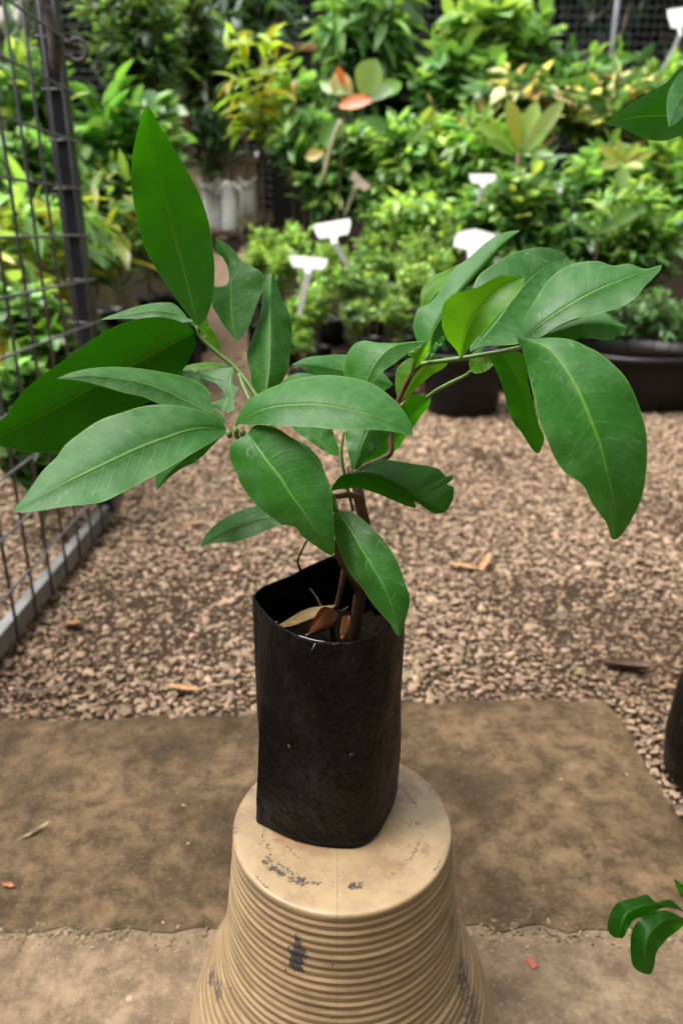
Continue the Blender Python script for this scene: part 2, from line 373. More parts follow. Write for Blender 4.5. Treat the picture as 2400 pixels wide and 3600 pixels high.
def gravel_field():
    pts = []
    sx = np.array(edge_jitter([(0, 0)], 1, 0, 0)) if False else None
    # right-hand slab corner line
    c1, c2 = g(1385, 1612), g(1568, 1895)
    for (y0, y1, sp) in ((0.56, 1.25, 0.0072), (1.25, 1.9, 0.0081), (1.9, 2.75, 0.0100), (2.75, 3.3, 0.018)):
        ys = np.arange(y0, y1, sp)
        w = 0.36*y1 + 0.55
        xs = np.arange(-w-0.15, w+0.1, sp)
        X, Y = np.meshgrid(xs, ys); X = X + RNG.normal(0, sp*0.33, X.shape); Y = Y + RNG.normal(0, sp*0.33, Y.shape)
        pts.append(np.stack([X.ravel(), Y.ravel(), np.full(X.size, sp)], 1))
    P = np.concatenate(pts)
    edge = np.interp(P[:, 0], [-1.3, g(0, 1658)[0], g(590, 1640)[0], g(930, 1612)[0], g(1385, 1612)[0]], [g(0, 1665)[1], g(0, 1658)[1], g(590, 1640)[1], g(930, 1612)[1], g(1385, 1612)[1]])
    right = P[:, 0] > c1[0]
    fr = np.clip((P[:, 0]-c1[0])/(c2[0]-c1[0]), 0, 1.2)
    edge = np.where(right, c1[1] + (c2[1]-c1[1])*fr, edge)
    keep = P[:, 1] > edge - 0.004 + RNG.normal(0, 0.004, len(P))
    P = P[keep]; N = len(P)
    rad = P[:, 2]*np.clip(RNG.lognormal(-0.70, 0.36, N), 0.25, 1.3)
    z = gz(P[:, 1]) - 0.008 + RNG.uniform(-0.0045, 0.0045, N) + 0.004*np.sin(P[:, 0]*9+1)*np.sin(P[:, 1]*7)
    # damp and dirty patches: along the slab, in the lower right corner, and in drifts
    X, Y = P[:, 0], P[:, 1]
    dirt = 0.38*np.exp(-np.maximum(0, Y-edge[keep])/0.05) + 0.75*np.exp(-((X-0.52)**2 + (Y-0.95)**2)/0.05) + 0.45*np.exp(-((X+0.5)**2 + (Y-1.0)**2)/0.05)
    dirt += 0.42*np.clip(np.sin(X*7+2.1*np.sin(Y*5))*np.sin(Y*6+1.7*np.sin(X*6+1)) - 0.25, 0, 1)
    dirt = np.clip(dirt + RNG.normal(0, 0.12, N), 0, 0.85)[:, None]
    lumps('gravel', np.stack([P[:, 0], P[:, 1], z], 1), rad, stone_cols(N)*(1 - dirt*(0.70, 0.76, 0.82)), M_GRAVEL)
gravel_field()
# grit along the slab joint and edges
N = 1000; x = RNG.uniform(-0.6, 0.5, N); y = 0.493 + RNG.normal(0, 0.006, N) + 0.004*np.sin(x*14)
lumps('cement_crumbs', np.stack([x, y, np.where(y > 0.494, 0.0, -0.0010)], 1), RNG.uniform(0.0006, 0.0024, N), np.clip(np.array([0.27, 0.20, 0.12])*RNG.uniform(0.4, 1.4, (N, 1)), 0, 1), M_GRAVEL)
N = 170; x = RNG.uniform(-0.6, 0.62, N); y = RNG.uniform(0.5, 0.82, N)
lumps('grit', np.stack([x, y, np.full(N, 0.0005)], 1), RNG.uniform(0.0004, 0.0015, N), stone_cols(N)*0.6, M_GRAVEL)

# ------------------------------------------------------------------ upturned plant pot
POT = np.array([0.0005, 0.403, 0.0]); ZT = 0.22
T = NT('tan_plastic'); o = T.obj(); sep = T.n('SeparateXYZ'); T.l(o, sep.inputs[0])
n1 = T.noise(28, 6, 0.65, vec=o); n2 = T.noise(150, 5, 0.7, vec=o)
c = T.mix(T.ramp(n1, [(0.3, 0), (0.75, 1)]), (0.29, 0.20, 0.105), (0.38, 0.275, 0.155))
mp = T.n('Mapping'); mp.inputs['Scale'].default_value = (1, 1, 5); T.l(o, mp.inputs[0])
c = T.mix(T.ramp(T.noise(24, 7, 0.7, vec=mp.outputs[0]), [(0.44, 0), (0.64, 0.75)]), c, (0.17, 0.115, 0.070))
c = T.mix(T.math('MULTIPLY', T.ramp(T.noise(34, 6, 0.7, vec=o, dist=0.5), [(0.50, 0), (0.70, 0.6)]), side if False else 1.0), c, (0.24, 0.165, 0.10))
# grime lodged in the grooves of the ribs
def ring(zc, w): return None
gro = T.math('PINGPONG', T.math('MULTIPLY_ADD', sep.outputs[2], 1/0.0060, 0.5-0.213/0.0060), 0.5)
side = T.math('LESS_THAN', sep.outputs[2], 0.2135)
c = T.mix(T.math('MULTIPLY', side, T.math('MULTIPLY', T.ramp(gro, [(0.0, 0.9), (0.2, 0.0)]), T.ramp(n1, [(0.35, 0.3), (0.65, 0.9)]))), c, (0.15, 0.085, 0.04))
def blot(c, px, py, pz, r, thr, col, amt, scale=430):      # a smudge where the pot carries one
    d = T.n('VectorMath', operation='DISTANCE'); T.l(o, d.inputs[0]); d.inputs[1].default_value = (px, py, pz)
    k = T.math('SUBTRACT', 1.0, T.math('DIVIDE', d.outputs['Value'], r), clamp=True)
    nn = T.noise(scale, 4, 0.7, vec=o)
    return T.mix(T.math('MULTIPLY', T.ramp(T.math('MULTIPLY', T.math('POWER', k, 0.5), nn), [(thr, 0), (thr+0.09, 1)]), amt), c, col)
INK = (0.02, 0.02, 0.03)
# worn dark print running round the top, and scuffs along its edge
rad_ = T.n('VectorMath', operation='LENGTH'); fl = T.n('CombineXYZ'); T.l(sep.outputs[0], fl.inputs[0]); T.l(sep.outputs[1], fl.inputs[1]); T.l(fl.outputs[0], rad_.inputs[0]); rr_ = rad_.outputs['Value']
top = T.math('GREATER_THAN', sep.outputs[2], 0.2160)
def ring_marks(c, r0, w, where_scale, where_thr, glyph_scale, thr, amt, off):
    k = T.math('SUBTRACT', 1.0, T.math('DIVIDE', T.math('ABSOLUTE', T.math('SUBTRACT', rr_, r0)), w), clamp=True)
    m2 = T.n('Mapping'); m2.inputs['Location'].default_value = off; T.l(o, m2.inputs[0])
    wh = T.ramp(T.noise(where_scale, 2, 0.5, vec=m2.outputs[0]), [(where_thr, 0.0), (where_thr+0.06, 1.0)])
    gl = T.ramp(T.math('MULTIPLY', T.noise(glyph_scale, 4, 0.75, vec=m2.outputs[0]), T.math('POWER', k, 0.4)), [(thr, 0.0), (thr+0.10, 1.0)])
    return T.mix(T.math('MULTIPLY', T.math('MULTIPLY', T.math('MULTIPLY', wh, gl), top), amt), c, INK)
c = ring_marks(c, 0.0545, 0.0055, 30, 0.47, 420, 0.46, 0.85, (0.3, 0.1, 0.0))
c = ring_marks(c, 0.0725, 0.0028, 38, 0.52, 520, 0.46, 0.8, (0.7, 0.4, 0.0))
c = ring_marks(c, 0.042, 0.004, 45, 0.56, 560, 0.47, 0.6, (0.1, 0.9, 0.0))
for (dx, dy, r, th, a) in ((612, 1976, 0.008, 0.36, 0.85), (628, 1992, 0.008, 0.36, 0.85), (645, 2006, 0.007, 0.36, 0.85), (672, 2016, 0.007, 0.38, 0.8), (690, 2024, 0.008, 0.35, 0.85), (808, 2034, 0.007, 0.33, 0.85), (826, 2030, 0.006, 0.38, 0.8), (533, 1905, 0.010, 0.38, 0.7), (940, 1890, 0.006, 0.40, 0.7), (958, 1888, 0.006, 0.42, 0.7)):
    q = GD(dx, dy, ZT) - POT; c = blot(c, q[0], q[1], q[2], r, th, INK, a)
for (dx, dy, r, th, a) in ((965, 1955, 0.016, 0.36, 0.55), (900, 1990, 0.022, 0.37, 0.3), (660, 1930, 0.026, 0.34, 0.32), (935, 1825, 0.02, 0.36, 0.5), (640, 1905, 0.016, 0.30, 0.4), (720, 1940, 0.02, 0.30, 0.35), (860, 1910, 0.03, 0.32, 0.25), (950, 1790, 0.03, 0.34, 0.4)):
    q = GD(dx, dy, ZT) - POT; c = blot(c, q[0], q[1], q[2], r, th, (0.20, 0.085, 0.04), a, 120)
def on_pot(dx, dy):                                  # front of the ribbed wall
    d = ray(dx*K, dy*K); best = None
    for t in np.linspace(0.2, 0.9, 1500):
        p = np.array([0, 0, HC]) + d*t - POT
        if p[2] < ZT and math.hypot(p[0], p[1]) < pot_r(p[2]): return p
    return np.array([0, -0.1, 0.1])
def pot_r(z): return float(np.interp(z, [0.0, 0.014, 0.04, 0.074, 0.095, 0.115, 0.145, 0.175, 0.205, 0.214, 0.2185, 0.22], [0.1235, 0.121, 0.1175, 0.1075, 0.0965, 0.0890, 0.0835, 0.0800, 0.0768, 0.0760, 0.0756, 0.0755]))
for (dx, dy, r, th, a) in ((680, 2160, 0.006, 0.30, 0.9), (683, 2192, 0.010, 0.26, 0.95), (680, 2215, 0.010, 0.28, 0.95), (684, 2228, 0.007, 0.3, 0.95), (485, 2240, 0.018, 0.36, 0.75), (500, 2270, 0.016, 0.36, 0.75), (1065, 2240, 0.03, 0.36, 0.8), (1040, 2130, 0.025, 0.38, 0.6), (1085, 2320, 0.03, 0.36, 0.7)):
    q = on_pot(dx, dy); c = blot(c, q[0], q[1], q[2], r, th, (0.03, 0.03, 0.035), a, 360)
spk = T.n('TexVoronoi', i_Scale=170.0); T.l(o, spk.inputs['Vector']); sc = T.n('SeparateColor'); T.l(spk.outputs['Color'], sc.inputs[0])
c = T.mix(T.math('MULTIPLY', T.math('GREATER_THAN', sc.outputs[0], 0.93), T.math('LESS_THAN', spk.outputs['Distance'], 0.16)), c, (0.05, 0.04, 0.035))
seam = T.math('MULTIPLY', T.math('LESS_THAN', T.math('ABSOLUTE', T.math('ADD', sep.outputs[0], T.math('MULTIPLY_ADD', n1, 0.0006, 0.0028))), 0.00035), T.math('LESS_THAN', sep.outputs[1], 0.0))
c = T.mix(T.math('MULTIPLY', seam, 0.55), c, (0.20, 0.12, 0.06))
T.l(c, T.b.inputs['Base Color']); T.b.inputs['Roughness'].default_value = 0.46
T.bump(T.math('ADD', n1, T.math('MULTIPLY', n2, 0.25)), 0.12, 0.002); M_TAN = T.m

pot = thing('plant_pot', 'upturned tan ribbed plastic plant pot carrying the black bag', 'plant pot', POT)
prof = [(0.0005, ZT-0.0012), (0.02, ZT-0.0014), (0.035, ZT-0.0012), (0.055, ZT-0.0006), (0.064, ZT-0.0002), (0.0700, ZT), (0.0735, ZT-0.0001), (0.0748, ZT-0.0006), (0.0754, ZT-0.0015), (0.0756, ZT-0.0028)]
z = ZT - 0.0040
while z > 0.002:
    kk = 0.5 - 0.5*math.cos(2*math.pi*(z-0.213)/0.0060)
    kk = kk*(0.78 + 0.22*math.sin(z*713.0)) + 0.10*math.sin(4*math.pi*(z-0.213)/0.0060)*kk
    prof.append((pot_r(z) - 0.0002 - 0.0012*(1-max(0, kk)**0.7), z)); z -= 0.0006
prof.append((0.1235, 0.0)); prof.append((0.119, 0.0))
b = MB(); b.lathe(prof, POT, n=160); b.build('body', M_TAN, pot)
# foot ring nubs and drain holes under the bag
for k in range(3):
    b = MB()
    a = math.radians(200 + k*70); c0 = POT + (0.060*math.cos(a), 0.060*math.sin(a), ZT - 0.0008)
    b.lathe([(0.0004, 0.0006), (0.0022, 0.0005), (0.0030, 0.0001), (0.0033, -0.0005)], c0, n=14)
    b.build('moulding_mark', M_TAN, pot)

# ------------------------------------------------------------------ sapling in its grow bag
BAGC = np.array([-0.0095, 0.43, ZT])
sap = thing('sapling', 'broad leaved green sapling rooted in a black plastic bag on the upturned tan pot', 'sapling', BAGC)
rim_px = [(892, 2096, .437), (922, 2140, .420), (956, 2177, .406), (1001, 2208, .394), (1050, 2235, .386), (1112, 2253, .380), (1170, 2258, .378), (1246, 2255, .379), (1313, 2233, .388), (1367, 2186, .402), (1412, 2150, .425), (1418, 2090, .450), (1370, 2030, .468), (1300, 1985, .477), (1240, 1962, .481), (1180, 1951, .482), (1086, 1991, .471), (1014, 2029, .460), (920, 2067, .446)]
rim = np.array([F(*q) for q in rim_px])
rim = 0.75*line_path(np.vstack([rim, rim[:1]]), 193)[:-1] + 0.25*smooth_path(np.vstack([rim, rim[:1]]), 193)[:-1]
bot_px = [(903, 2889), (955, 2915), (1035, 2950), (1120, 2970), (1200, 2977), (1240, 2977), (1280, 2966), (1322, 2934), (1354, 2883), (1384, 2816), (1392, 2750)]
bot = np.array([G(x, y, ZT + 0.0006) for x, y in bot_px])
bk = [(0.040, 0.448), (0.030, 0.466), (0.012, 0.479), (-0.010, 0.483), (-0.033, 0.476), (-0.050, 0.460)]
bot = np.vstack([bot, [(x, y, ZT + 0.0006) for x, y in bk]])
def polar(pts, th):
    a = np.arctan2(pts[:, 1]-BAGC[1], pts[:, 0]-BAGC[0]); o = np.argsort(a); a, q = a[o], pts[o]
    a = np.r_[a-2*math.pi, a, a+2*math.pi]; q = np.vstack([q, q, q])
    return np.stack([np.interp(th, a, q[:, k]) for k in range(3)], 1)
bots = smooth_path(np.vstack([bot, bot[:1]]), 181)[:-1]
NR = 144; ang = np.linspace(-math.pi, math.pi, NR, endpoint=False)
ca = math.atan2(rim[0][1]-BAGC[1], rim[0][0]-BAGC[0]); ang[np.argmin(np.abs(ang-ca))] = ca
RIM, BOT = polar(rim, ang), polar(bots, ang); rim = RIM
rings = []; LV = 60
for j in range(LV):
    s = j/(LV-1); k = s*s*(3-2*s)*0.4 + s*0.6
    q = RIM*(1-k) + BOT*k
    q[:, 2] = RIM[:, 2]*(1-s) + BOT[:, 2]*s
    edge = math.sin(math.pi*s)**0.6
    wr = 0.0005*np.sin(ang*3 + s*9) + 0.0004*np.sin(ang*5 - s*8 + 1) + 0.00015*np.sin(ang*13 + 2*math.sin(s*9)) + 0.0010
    wr = wr - 0.0010*np.exp(-((s-0.94)/0.03)**2)
    q[:, :2] += (wr*edge)[:, None]*np.stack([np.cos(ang), np.sin(ang)], 1)
    rings.append(q)
V = np.concatenate(rings); Fc = [(j*NR+i, (j+1)*NR+i, (j+1)*NR+(i+1) % NR, j*NR+(i+1) % NR) for j in range(LV-1) for i in range(NR)]
Fc.append([(LV-1)*NR+i for i in range(NR)])
bag = mesh_obj('grow_bag', V, Fc, M_BAG, sap)
sm = bag.modifiers.new('film', 'SOLIDIFY'); sm.thickness = 0.0007; sm.offset = 1
# bright torn edge on the front of the rim
M_SCUFF = simple('scuffed_film', (0.30, 0.30, 0.31), 0.45)
def on_bag(px, py):                      # front of the wall along a sight line
    d = ray(px, py)
    for t in np.linspace(0.25, 0.7, 1800):
        q = np.array([0, 0, HC]) + d*t; k = (RIM[:, 2].mean()-q[2])/(RIM[:, 2].mean()-ZT)
        if not 0 <= k <= 1: continue
        i = np.argmin(np.abs((ang - math.atan2(q[1]-BAGC[1], q[0]-BAGC[0]) + math.pi) % (2*math.pi) - math.pi))
        w = RIM[i]*(1-k) + BOT[i]*k
        if np.hypot(q[0]-BAGC[0], q[1]-BAGC[1]) < np.hypot(w[0]-BAGC[0], w[1]-BAGC[1]) + 0.0022: return q
b = MB(); ii = [i for i in range(NR) if -0.026 < rim[i][0] < -0.008 and rim[i][1] < 0.40]
b.tube([rim[i] + (0, -0.0004, 0.0003) for i in ii], [0.0002] + [0.0004]*(len(ii)-2) + [0.0002], 5); b.build('worn_rim', M_SCUFF, bag)
b = MB(); b.tube([on_bag(1108, 2262), on_bag(1101, 2276), on_bag(1094, 2288)], [0.0003, 0.00035, 0.00015], 5); b.build('tear', M_SCUFF, bag)
M_TANRIM = simple('soil_stained_edge', (0.055, 0.038, 0.024), 0.8, var=.5, scale=300)
for (hx, hy, hr) in ((1016, 2624, .0009), (1236, 2655, .0012), (1349, 2609, .0010)):
    q = on_bag(hx, hy); nn = nrm((q - np.array([BAGC[0], BAGC[1], q[2]]))[None])[0]; u_ = np.cross(nn, (0, 0, 1)); b = MB()
    b.tube([q + hr*(math.cos(a_)*u_ + 0.8*math.sin(a_)*np.array([0, 0, 1])) for a_ in np.linspace(0, 2*math.pi, 13)], [.0003 + .0003*abs(math.sin(k*1.3)) for k in range(13)], 5, False)
    b.build('drain_hole', M_TANRIM, bag)
sz = HC - 0.256
ks = (RIM[:, 2].mean() - sz)/(RIM[:, 2].mean() - ZT); wall = RIM*(1-ks) + BOT*ks
V, Fc = [(BAGC[0], BAGC[1], sz)], []
for f_ in (0.25, 0.5, 0.75, 0.965):
    for i in range(NR):
        V.append((BAGC[0] + (wall[i, 0]-BAGC[0])*f_, BAGC[1] + (wall[i, 1]-BAGC[1])*f_, sz + RNG.normal(0, 0.0009) - 0.004*f_))
Fc = [(0, 1+i, 1+(i+1) % NR) for i in range(NR)] + [(1+L*NR+i, 1+(L+1)*NR+i, 1+(L+1)*NR+(i+1) % NR, 1+L*NR+(i+1) % NR) for L in range(3) for i in range(NR)]
mesh_obj('soil', V, Fc, M_SOIL, sap)
TR = {1: (0, 1000, 1.96), 2: (400, 350, 1.96), 3: (600, 1000, 1.96), 4: (1300, 750, 1.96), 5: (1700, 1100, 2.24), 6: (700, 1450, 1.7422), 7: (800, 1900, 2.24), 8: (1000, 1200, 2.6133), 9: (1200, 900, 1.3067), 10: (1200, 0, 1.3067), 11: (1200, 2600, 1.3067), 0: (0, 0, 1.0)}
def S(k, pts):
    ox, oy, s = TR[k]; return np.array([(ox + x/s, oy + y/s) for x, y in pts])
def leaf(parent, k, mid, ea, eb, y0, y1, oa=0.0, ob=0.0, ym=None, mat=M_LEAF, wave=0.0010, seed=0, name='leaf', label=None, nt=64, nu=6, straight=''):
    """One blade: midrib and both edges as seen, laid out in depth by y0 (base), y1 (tip), ym (middle) and the set-back of the two edges."""
    r = np.random.default_rng(seed + 17)
    mid, ea, eb = S(k, mid), S(k, ea), S(k, eb)
    A = np.vstack([mid[:1], ea, mid[-1:]]); B = np.vstack([mid[:1], eb, mid[-1:]])
    m, a, c = smooth_path(mid, nt), (line_path if 'a' in straight else smooth_path)(A, nt), (line_path if 'b' in straight else smooth_path)(B, nt)
    t = np.linspace(0, 1, nt)
    ym = (y0+y1)/2 if ym is None else ym
    yy = y0*(1-t)*(1-2*t) + 4*ym*t*(1-t) + y1*t*(2*t-1)
    wa = np.linalg.norm(a-m, axis=1); wb = np.linalg.norm(c-m, axis=1)
    wa_, wb_ = wa/(wa.max()+1e-9), wb/(wb.max()+1e-9)
    ph = r.uniform(0, 6.28, 4)
    V, U = [], []
    for i in range(nt):
        for q in range(-nu, nu+1):
            f = abs(q)/nu
            e, w_, off, p0 = (a, wa_, oa, 0) if q < 0 else (c, wb_, ob, 2)
            img = m[i]*(1-f) + e[i]*f
            y = yy[i] + off*(f**1.25)*w_[i] + wave*f*f*w_[i]*(math.sin(t[i]*15+ph[p0]) + 0.6*math.sin(t[i]*31+ph[p0+1]))
            V.append(F(img[0], img[1], y)); U.append((0.5+0.5*q/nu, t[i]))
    nc = 2*nu+1
    Fc = [(i*nc+q, i*nc+q+1, (i+1)*nc+q+1, (i+1)*nc+q) for i in range(nt-1) for q in range(nc-1)]
    o = mesh_obj(name, V, Fc, mat, parent, uvs=U)
    if label: o['label'] = label
    return o
LD, LY = M_LEAF_DEEP, M_LEAF_YOUNG
# the tall upright one
leaf(sap, 2, [(580,1565),(500,1250),(400,870),(340,620),(280,380),(245,190),(235,45)], [(525,1500),(380,1300),(270,1130),(200,980),(150,780),(122,560),(130,380),(170,190),(205,80)], [(620,1530),(670,1420),(695,1200),(680,1000),(640,790),(590,650),(500,480),(400,310),(310,170),(262,80)], .49, .50, -.006, -.004, .505, LD, seed=1)
# bitten leaf beside it
leaf(sap, 2, [(845,1665),(820,1530),(805,1300),(802,1180),(800,1120),(760,1040),(705,950)], [(760,1560),(680,1430),(672,1360),(690,1287),(745,1284),(788,1280),(797,1220),(785,1150),(750,1085),(712,1062),(700,1000)], [(890,1630),(960,1480),(1000,1370),(1030,1290),(1030,1210),(1005,1180),(960,1155),(880,1112),(820,1030),(765,985)], .49, .52, .008, .0, .505, M_LEAF, .0006, 2, straight='a', nt=90)
leaf(sap, 3, [(655,760),(675,550),(680,300),(690,0),(698,-84)], [(590,750),(545,600),(525,470),(560,370),(600,260),(630,120),(640,0),(668,-60)], [(740,700),(790,630),(825,450),(835,300),(810,180),(760,80),(735,0),(715,-60)], .47, .52, .012, .012, mat=M_LEAF, seed=3)
# big dark leaf leaving the frame at the left
leaf(sap, 1, [(1340,335),(1200,400),(1000,500),(880,570),(650,700),(400,840),(200,950),(0,1040),(-80,1065)], [(1320,300),(1250,260),(1100,225),(1000,230),(850,265),(700,340),(560,430),(400,550),(250,660),(150,750),(90,830),(60,890),(0,940),(-60,1010)], [(1350,400),(1300,520),(1240,620),(1150,740),(1050,800),(900,860),(650,960),(520,1060),(420,1150),(300,1160),(150,1150),(50,1120),(0,1110),(-50,1090)], .49, .44, -.016, .004, .475, M_LEAF_SHADED, seed=4)
# pale folded leaf lying over it
leaf(sap, 1, [(1560,945),(1400,862),(1250,790),(1150,738),(1050,700),(800,645),(600,630),(390,650)], [(1520,890),(1460,840),(1440,745),(1300,650),(1100,600),(900,573),(700,570),(550,592),(450,622)], [(1540,962),(1450,905),(1250,842),(1110,828),(1000,780),(850,745),(700,700),(560,665),(450,652)], .43, .41, .022, -.006, .425, M_LEAF, .0005, 5)
# large pale leaf at the front left
leaf(sap, 1, [(1560,1005),(1400,990),(1300,1005),(1150,1055),(1000,1110),(800,1200),(600,1295),(400,1395),(250,1480),(105,1562)], [(1540,960),(1420,890),(1280,845),(1120,828),(980,840),(850,880),(680,940),(560,1020),(440,1120),(400,1180),(300,1280),(220,1390),(150,1490),(105,1535)], [(1540,1030),(1420,1110),(1300,1180),(1150,1270),(1000,1350),(850,1430),(700,1500),(600,1515),(450,1530),(300,1555),(200,1568),(130,1570)], .425, .355, .022, -.016, .385, M_LEAF, .0008, 6)
leaf(sap, 1, [(1565,1015),(1400,1110),(1250,1220),(1150,1310),(1078,1418)], [(1450,1020),(1250,1120),(1090,1240),(1072,1330)], [(1480,1095),(1400,1180),(1340,1225),(1250,1270),(1180,1320),(1120,1380)], .435, .43, .012, .0, mat=M_LEAF, seed=7)
# pale leaf across the middle
leaf(sap, 3, [(440,990),(500,930),(600,870),(700,840),(850,825),(1000,822),(1200,855),(1400,905),(1550,960),(1668,1041)], [(450,940),(480,880),(540,800),(620,745),(760,685),(900,645),(1050,625),(1200,635),(1320,660),(1400,690),(1500,760),(1570,830),(1630,910),(1662,990)], [(470,967),(550,968),(650,965),(800,975),(1000,985),(1200,1005),(1350,1000),(1500,1010),(1580,1025),(1640,1042)], .420, .385, .024, -.012, .395, M_LEAF, .0006, 8)
# dark leaf hanging in front
leaf(sap, 6, [(300,128),(350,210),(420,310),(500,410),(560,505),(640,610),(700,700),(760,785),(815,875)], [(265,150),(215,175),(182,210),(185,280),(215,350),(237,385),(235,400),(255,440),(300,510),(360,580),(440,640),(505,690),(560,690),(600,710),(612,735),(620,752),(680,795),(750,845),(800,875)], [(310,108),(335,82),(410,80),(470,95),(560,150),(640,210),(710,280),(760,350),(790,430),(808,500),(820,620),(825,720),(828,800),(825,860)], .412, .378, .010, .006, .385, M_LEAF, .0006, 9, straight='a', nt=90)
# leaf hanging over the rim of the bag
leaf(sap, 6, [(845,602),(885,660),(940,745),(1000,850),(1080,980),(1140,1090),(1180,1190),(1205,1280),(1224,1372)], [(825,620),(822,700),(840,800),(880,900),(920,980),(1000,1080),(1060,1170),(1110,1230),(1170,1295),(1210,1362)], [(900,605),(960,625),(1030,680),(1120,770),(1190,870),(1240,980),(1265,1060),(1288,1120),(1285,1190),(1265,1260),(1245,1330),(1232,1368)], .402, .360, .012, .006, .372, M_LEAF, .0006, 10)
leaf(sap, 6, [(560,610),(430,640),(300,670),(150,730),(8,812)], [(540,560),(400,555),(345,572),(250,600),(150,650),(70,715),(20,785)], [(560,680),(495,690),(420,720),(300,770),(200,795),(100,800),(40,812)], .44, .42, .014, -.008, mat=M_LEAF, seed=11)
# curled, chewed leaf at the right of the stem
leaf(sap, 6, [(812,455),(870,385),(960,368),(1060,380),(1150,420),(1250,490),(1310,530),(1400,570),(1505,608)], [(900,372),(980,362),(1040,320),(1080,295),(1140,287),(1230,300),(1330,318),(1400,325),(1470,345),(1510,392),(1552,383),(1552,410),(1515,440),(1560,455),(1555,530),(1520,600)], [(812,478),(850,472),(930,462),(1010,470),(1100,500),(1180,535),(1260,570),(1322,587),(1330,575),(1312,542),(1350,560),(1400,600),(1450,622),(1495,614)], .425, .405, .030, .002, .405, LD, .0010, 12, straight='ab', nt=90)
# grey-green one behind the middle leaf, and the one under it
leaf(sap, 8, [(1320,5),(1150,12),(1000,45),(900,120),(820,230),(760,350),(700,520)], [(1250,0),(1000,15),(850,10),(720,-5),(650,20),(590,90),(555,180),(545,290),(590,420)], [(1260,30),(1150,95),(1000,210),(900,280),(840,350),(780,440)], .44, .425, .020, -.004, .43, M_LEAF, .0004, 13)
leaf(sap, 8, [(870,560),(800,750),(720,930),(640,1182)], [(700,600),(560,820),(575,980),(600,1100),(628,1172)], [(980,620),(1000,800),(940,900),(850,1000),(740,1100),(665,1175)], .445, .42, .008, .008, mat=M_LEAF, seed=14)
leaf(sap, 8, [(1000,400),(800,330),(500,260),(250,215),(62,215)], [(900,280),(700,150),(560,125),(350,130),(200,150),(110,190)], [(900,460),(600,450),(400,400),(250,315),(200,280),(150,235),(100,225)], .50, .48, .018, -.006, mat=M_LEAF, seed=15)
leaf(sap, 8, [(420,430),(200,350),(-40,385)], [(300,320),(150,290),(60,310)], [(300,450),(150,450),(40,420)], .47, .45, .01, -.01, mat=M_LEAF, seed=16)
leaf(sap, 8, [(1058,572),(1130,440),(1220,310),(1350,190),(1500,160)], [(1025,480),(1015,370),(1040,240),(1100,180),(1165,150),(1330,135),(1450,143)], [(1110,540),(1200,440),(1350,310),(1490,212),(1505,180)], .50, .52, .004, .004, mat=LY, seed=17)
leaf(sap, 8, [(1340,512),(1200,640),(1050,850),(930,1010),(715,1125)], [(1200,490),(1080,580),(960,800),(850,950),(740,1100)], [(1338,560),(1250,690),(1180,790),(1110,880),(1040,985),(1020,1002),(930,1062),(800,1112)], .49, .47, .0, .004, mat=LD, seed=18)
# leaves of the right-hand branch
leaf(sap, 4, [(415,965),(420,850),(500,700),(620,530),(720,420),(830,300),(930,200),(1035,118)], [(330,890),(345,650),(410,620),(500,500),(590,380),(700,290),(800,200),(900,140),(985,120)], [(470,900),(520,820),(600,700),(660,520),(730,430),(830,330),(900,240),(960,180),(1012,140)], .50, .545, .014, .006, mat=M_LEAF, seed=19)
leaf(sap, 4, [(350,690),(375,560),(450,470),(560,400),(635,338)], [(345,600),(360,510),(400,450),(520,395)], [(405,620),(450,560),(520,480),(600,375)], .535, .555, .004, -.012, mat=LY, seed=20)
leaf(sap, 4, [(620,1015),(640,900),(690,760),(760,660),(840,570),(940,490),(1060,440)], [(600,950),(530,870),(495,780),(490,680),(510,610),(570,555),(660,530),(740,510),(820,465),(890,430),(900,425),(980,430),(1040,437)], [(660,960),(700,900),(800,790),(880,700),(960,620),(1020,550),(1050,490),(1060,455)], .44, .435, -.004, -.010, .428, LY, .0004, 21, straight='a', nt=80, label='bright yellow green young leaf')
leaf(sap, 4, [(690,955),(780,850),(900,700),(1000,560),(1100,450),(1200,370),(1362,300)], [(680,800),(700,550),(740,440),(850,350),(950,290),(1050,255),(1200,235),(1300,260),(1350,285)], [(760,920),(900,910),(1040,885),(1080,760),(1150,600),(1250,450),(1350,370),(1365,320)], .455, .52, .016, -.012, mat=M_LEAF, seed=22)
leaf(sap, 9, [(832,385),(900,320),(1000,250),(1100,190),(1200,140),(1330,90),(1470,40)], [(835,330),(850,270),(890,200),(950,110),(1010,60),(1100,28),(1180,25),(1250,45),(1310,35),(1400,58),(1450,45)], [(900,380),(960,340),(1080,285),(1200,260),(1300,225),(1350,190),(1390,140),(1430,100),(1465,58)], .432, .44, .024, -.012, .432, M_LEAF, .0012, 23)
leaf(sap, 9, [(850,388),(1000,340),(1100,310),(1200,305),(1308,330)], [(950,345),(1080,290),(1200,256),(1250,290),(1300,322)], [(900,400),(1050,395),(1090,380),(1150,378),(1210,388),(1260,370),(1300,345)], .44, .46, .018, -.004, mat=M_LEAF, seed=24)
leaf(sap, 5, [(270,185),(400,230),(500,280),(590,370),(660,470),(730,590),(790,720),(850,870),(910,1030),(960,1220),(1000,1380),(1030,1550),(1035,1680),(1025,1788)], [(262,195),(290,260),(330,380),(360,530),(400,700),(440,870),(500,1010),(560,1150),(640,1260),(760,1340),(800,1390),(840,1480),(900,1570),(960,1650),(985,1720),(1003,1775)], [(330,200),(550,195),(700,215),(800,260),(900,310),(1000,390),(1100,490),(1180,630),(1230,760),(1270,900),(1285,1050),(1275,1250),(1255,1400),(1220,1510),(1170,1610),(1110,1710),(1055,1775)], .425, .372, .012, .014, .378, M_LEAF, .0010, 25)
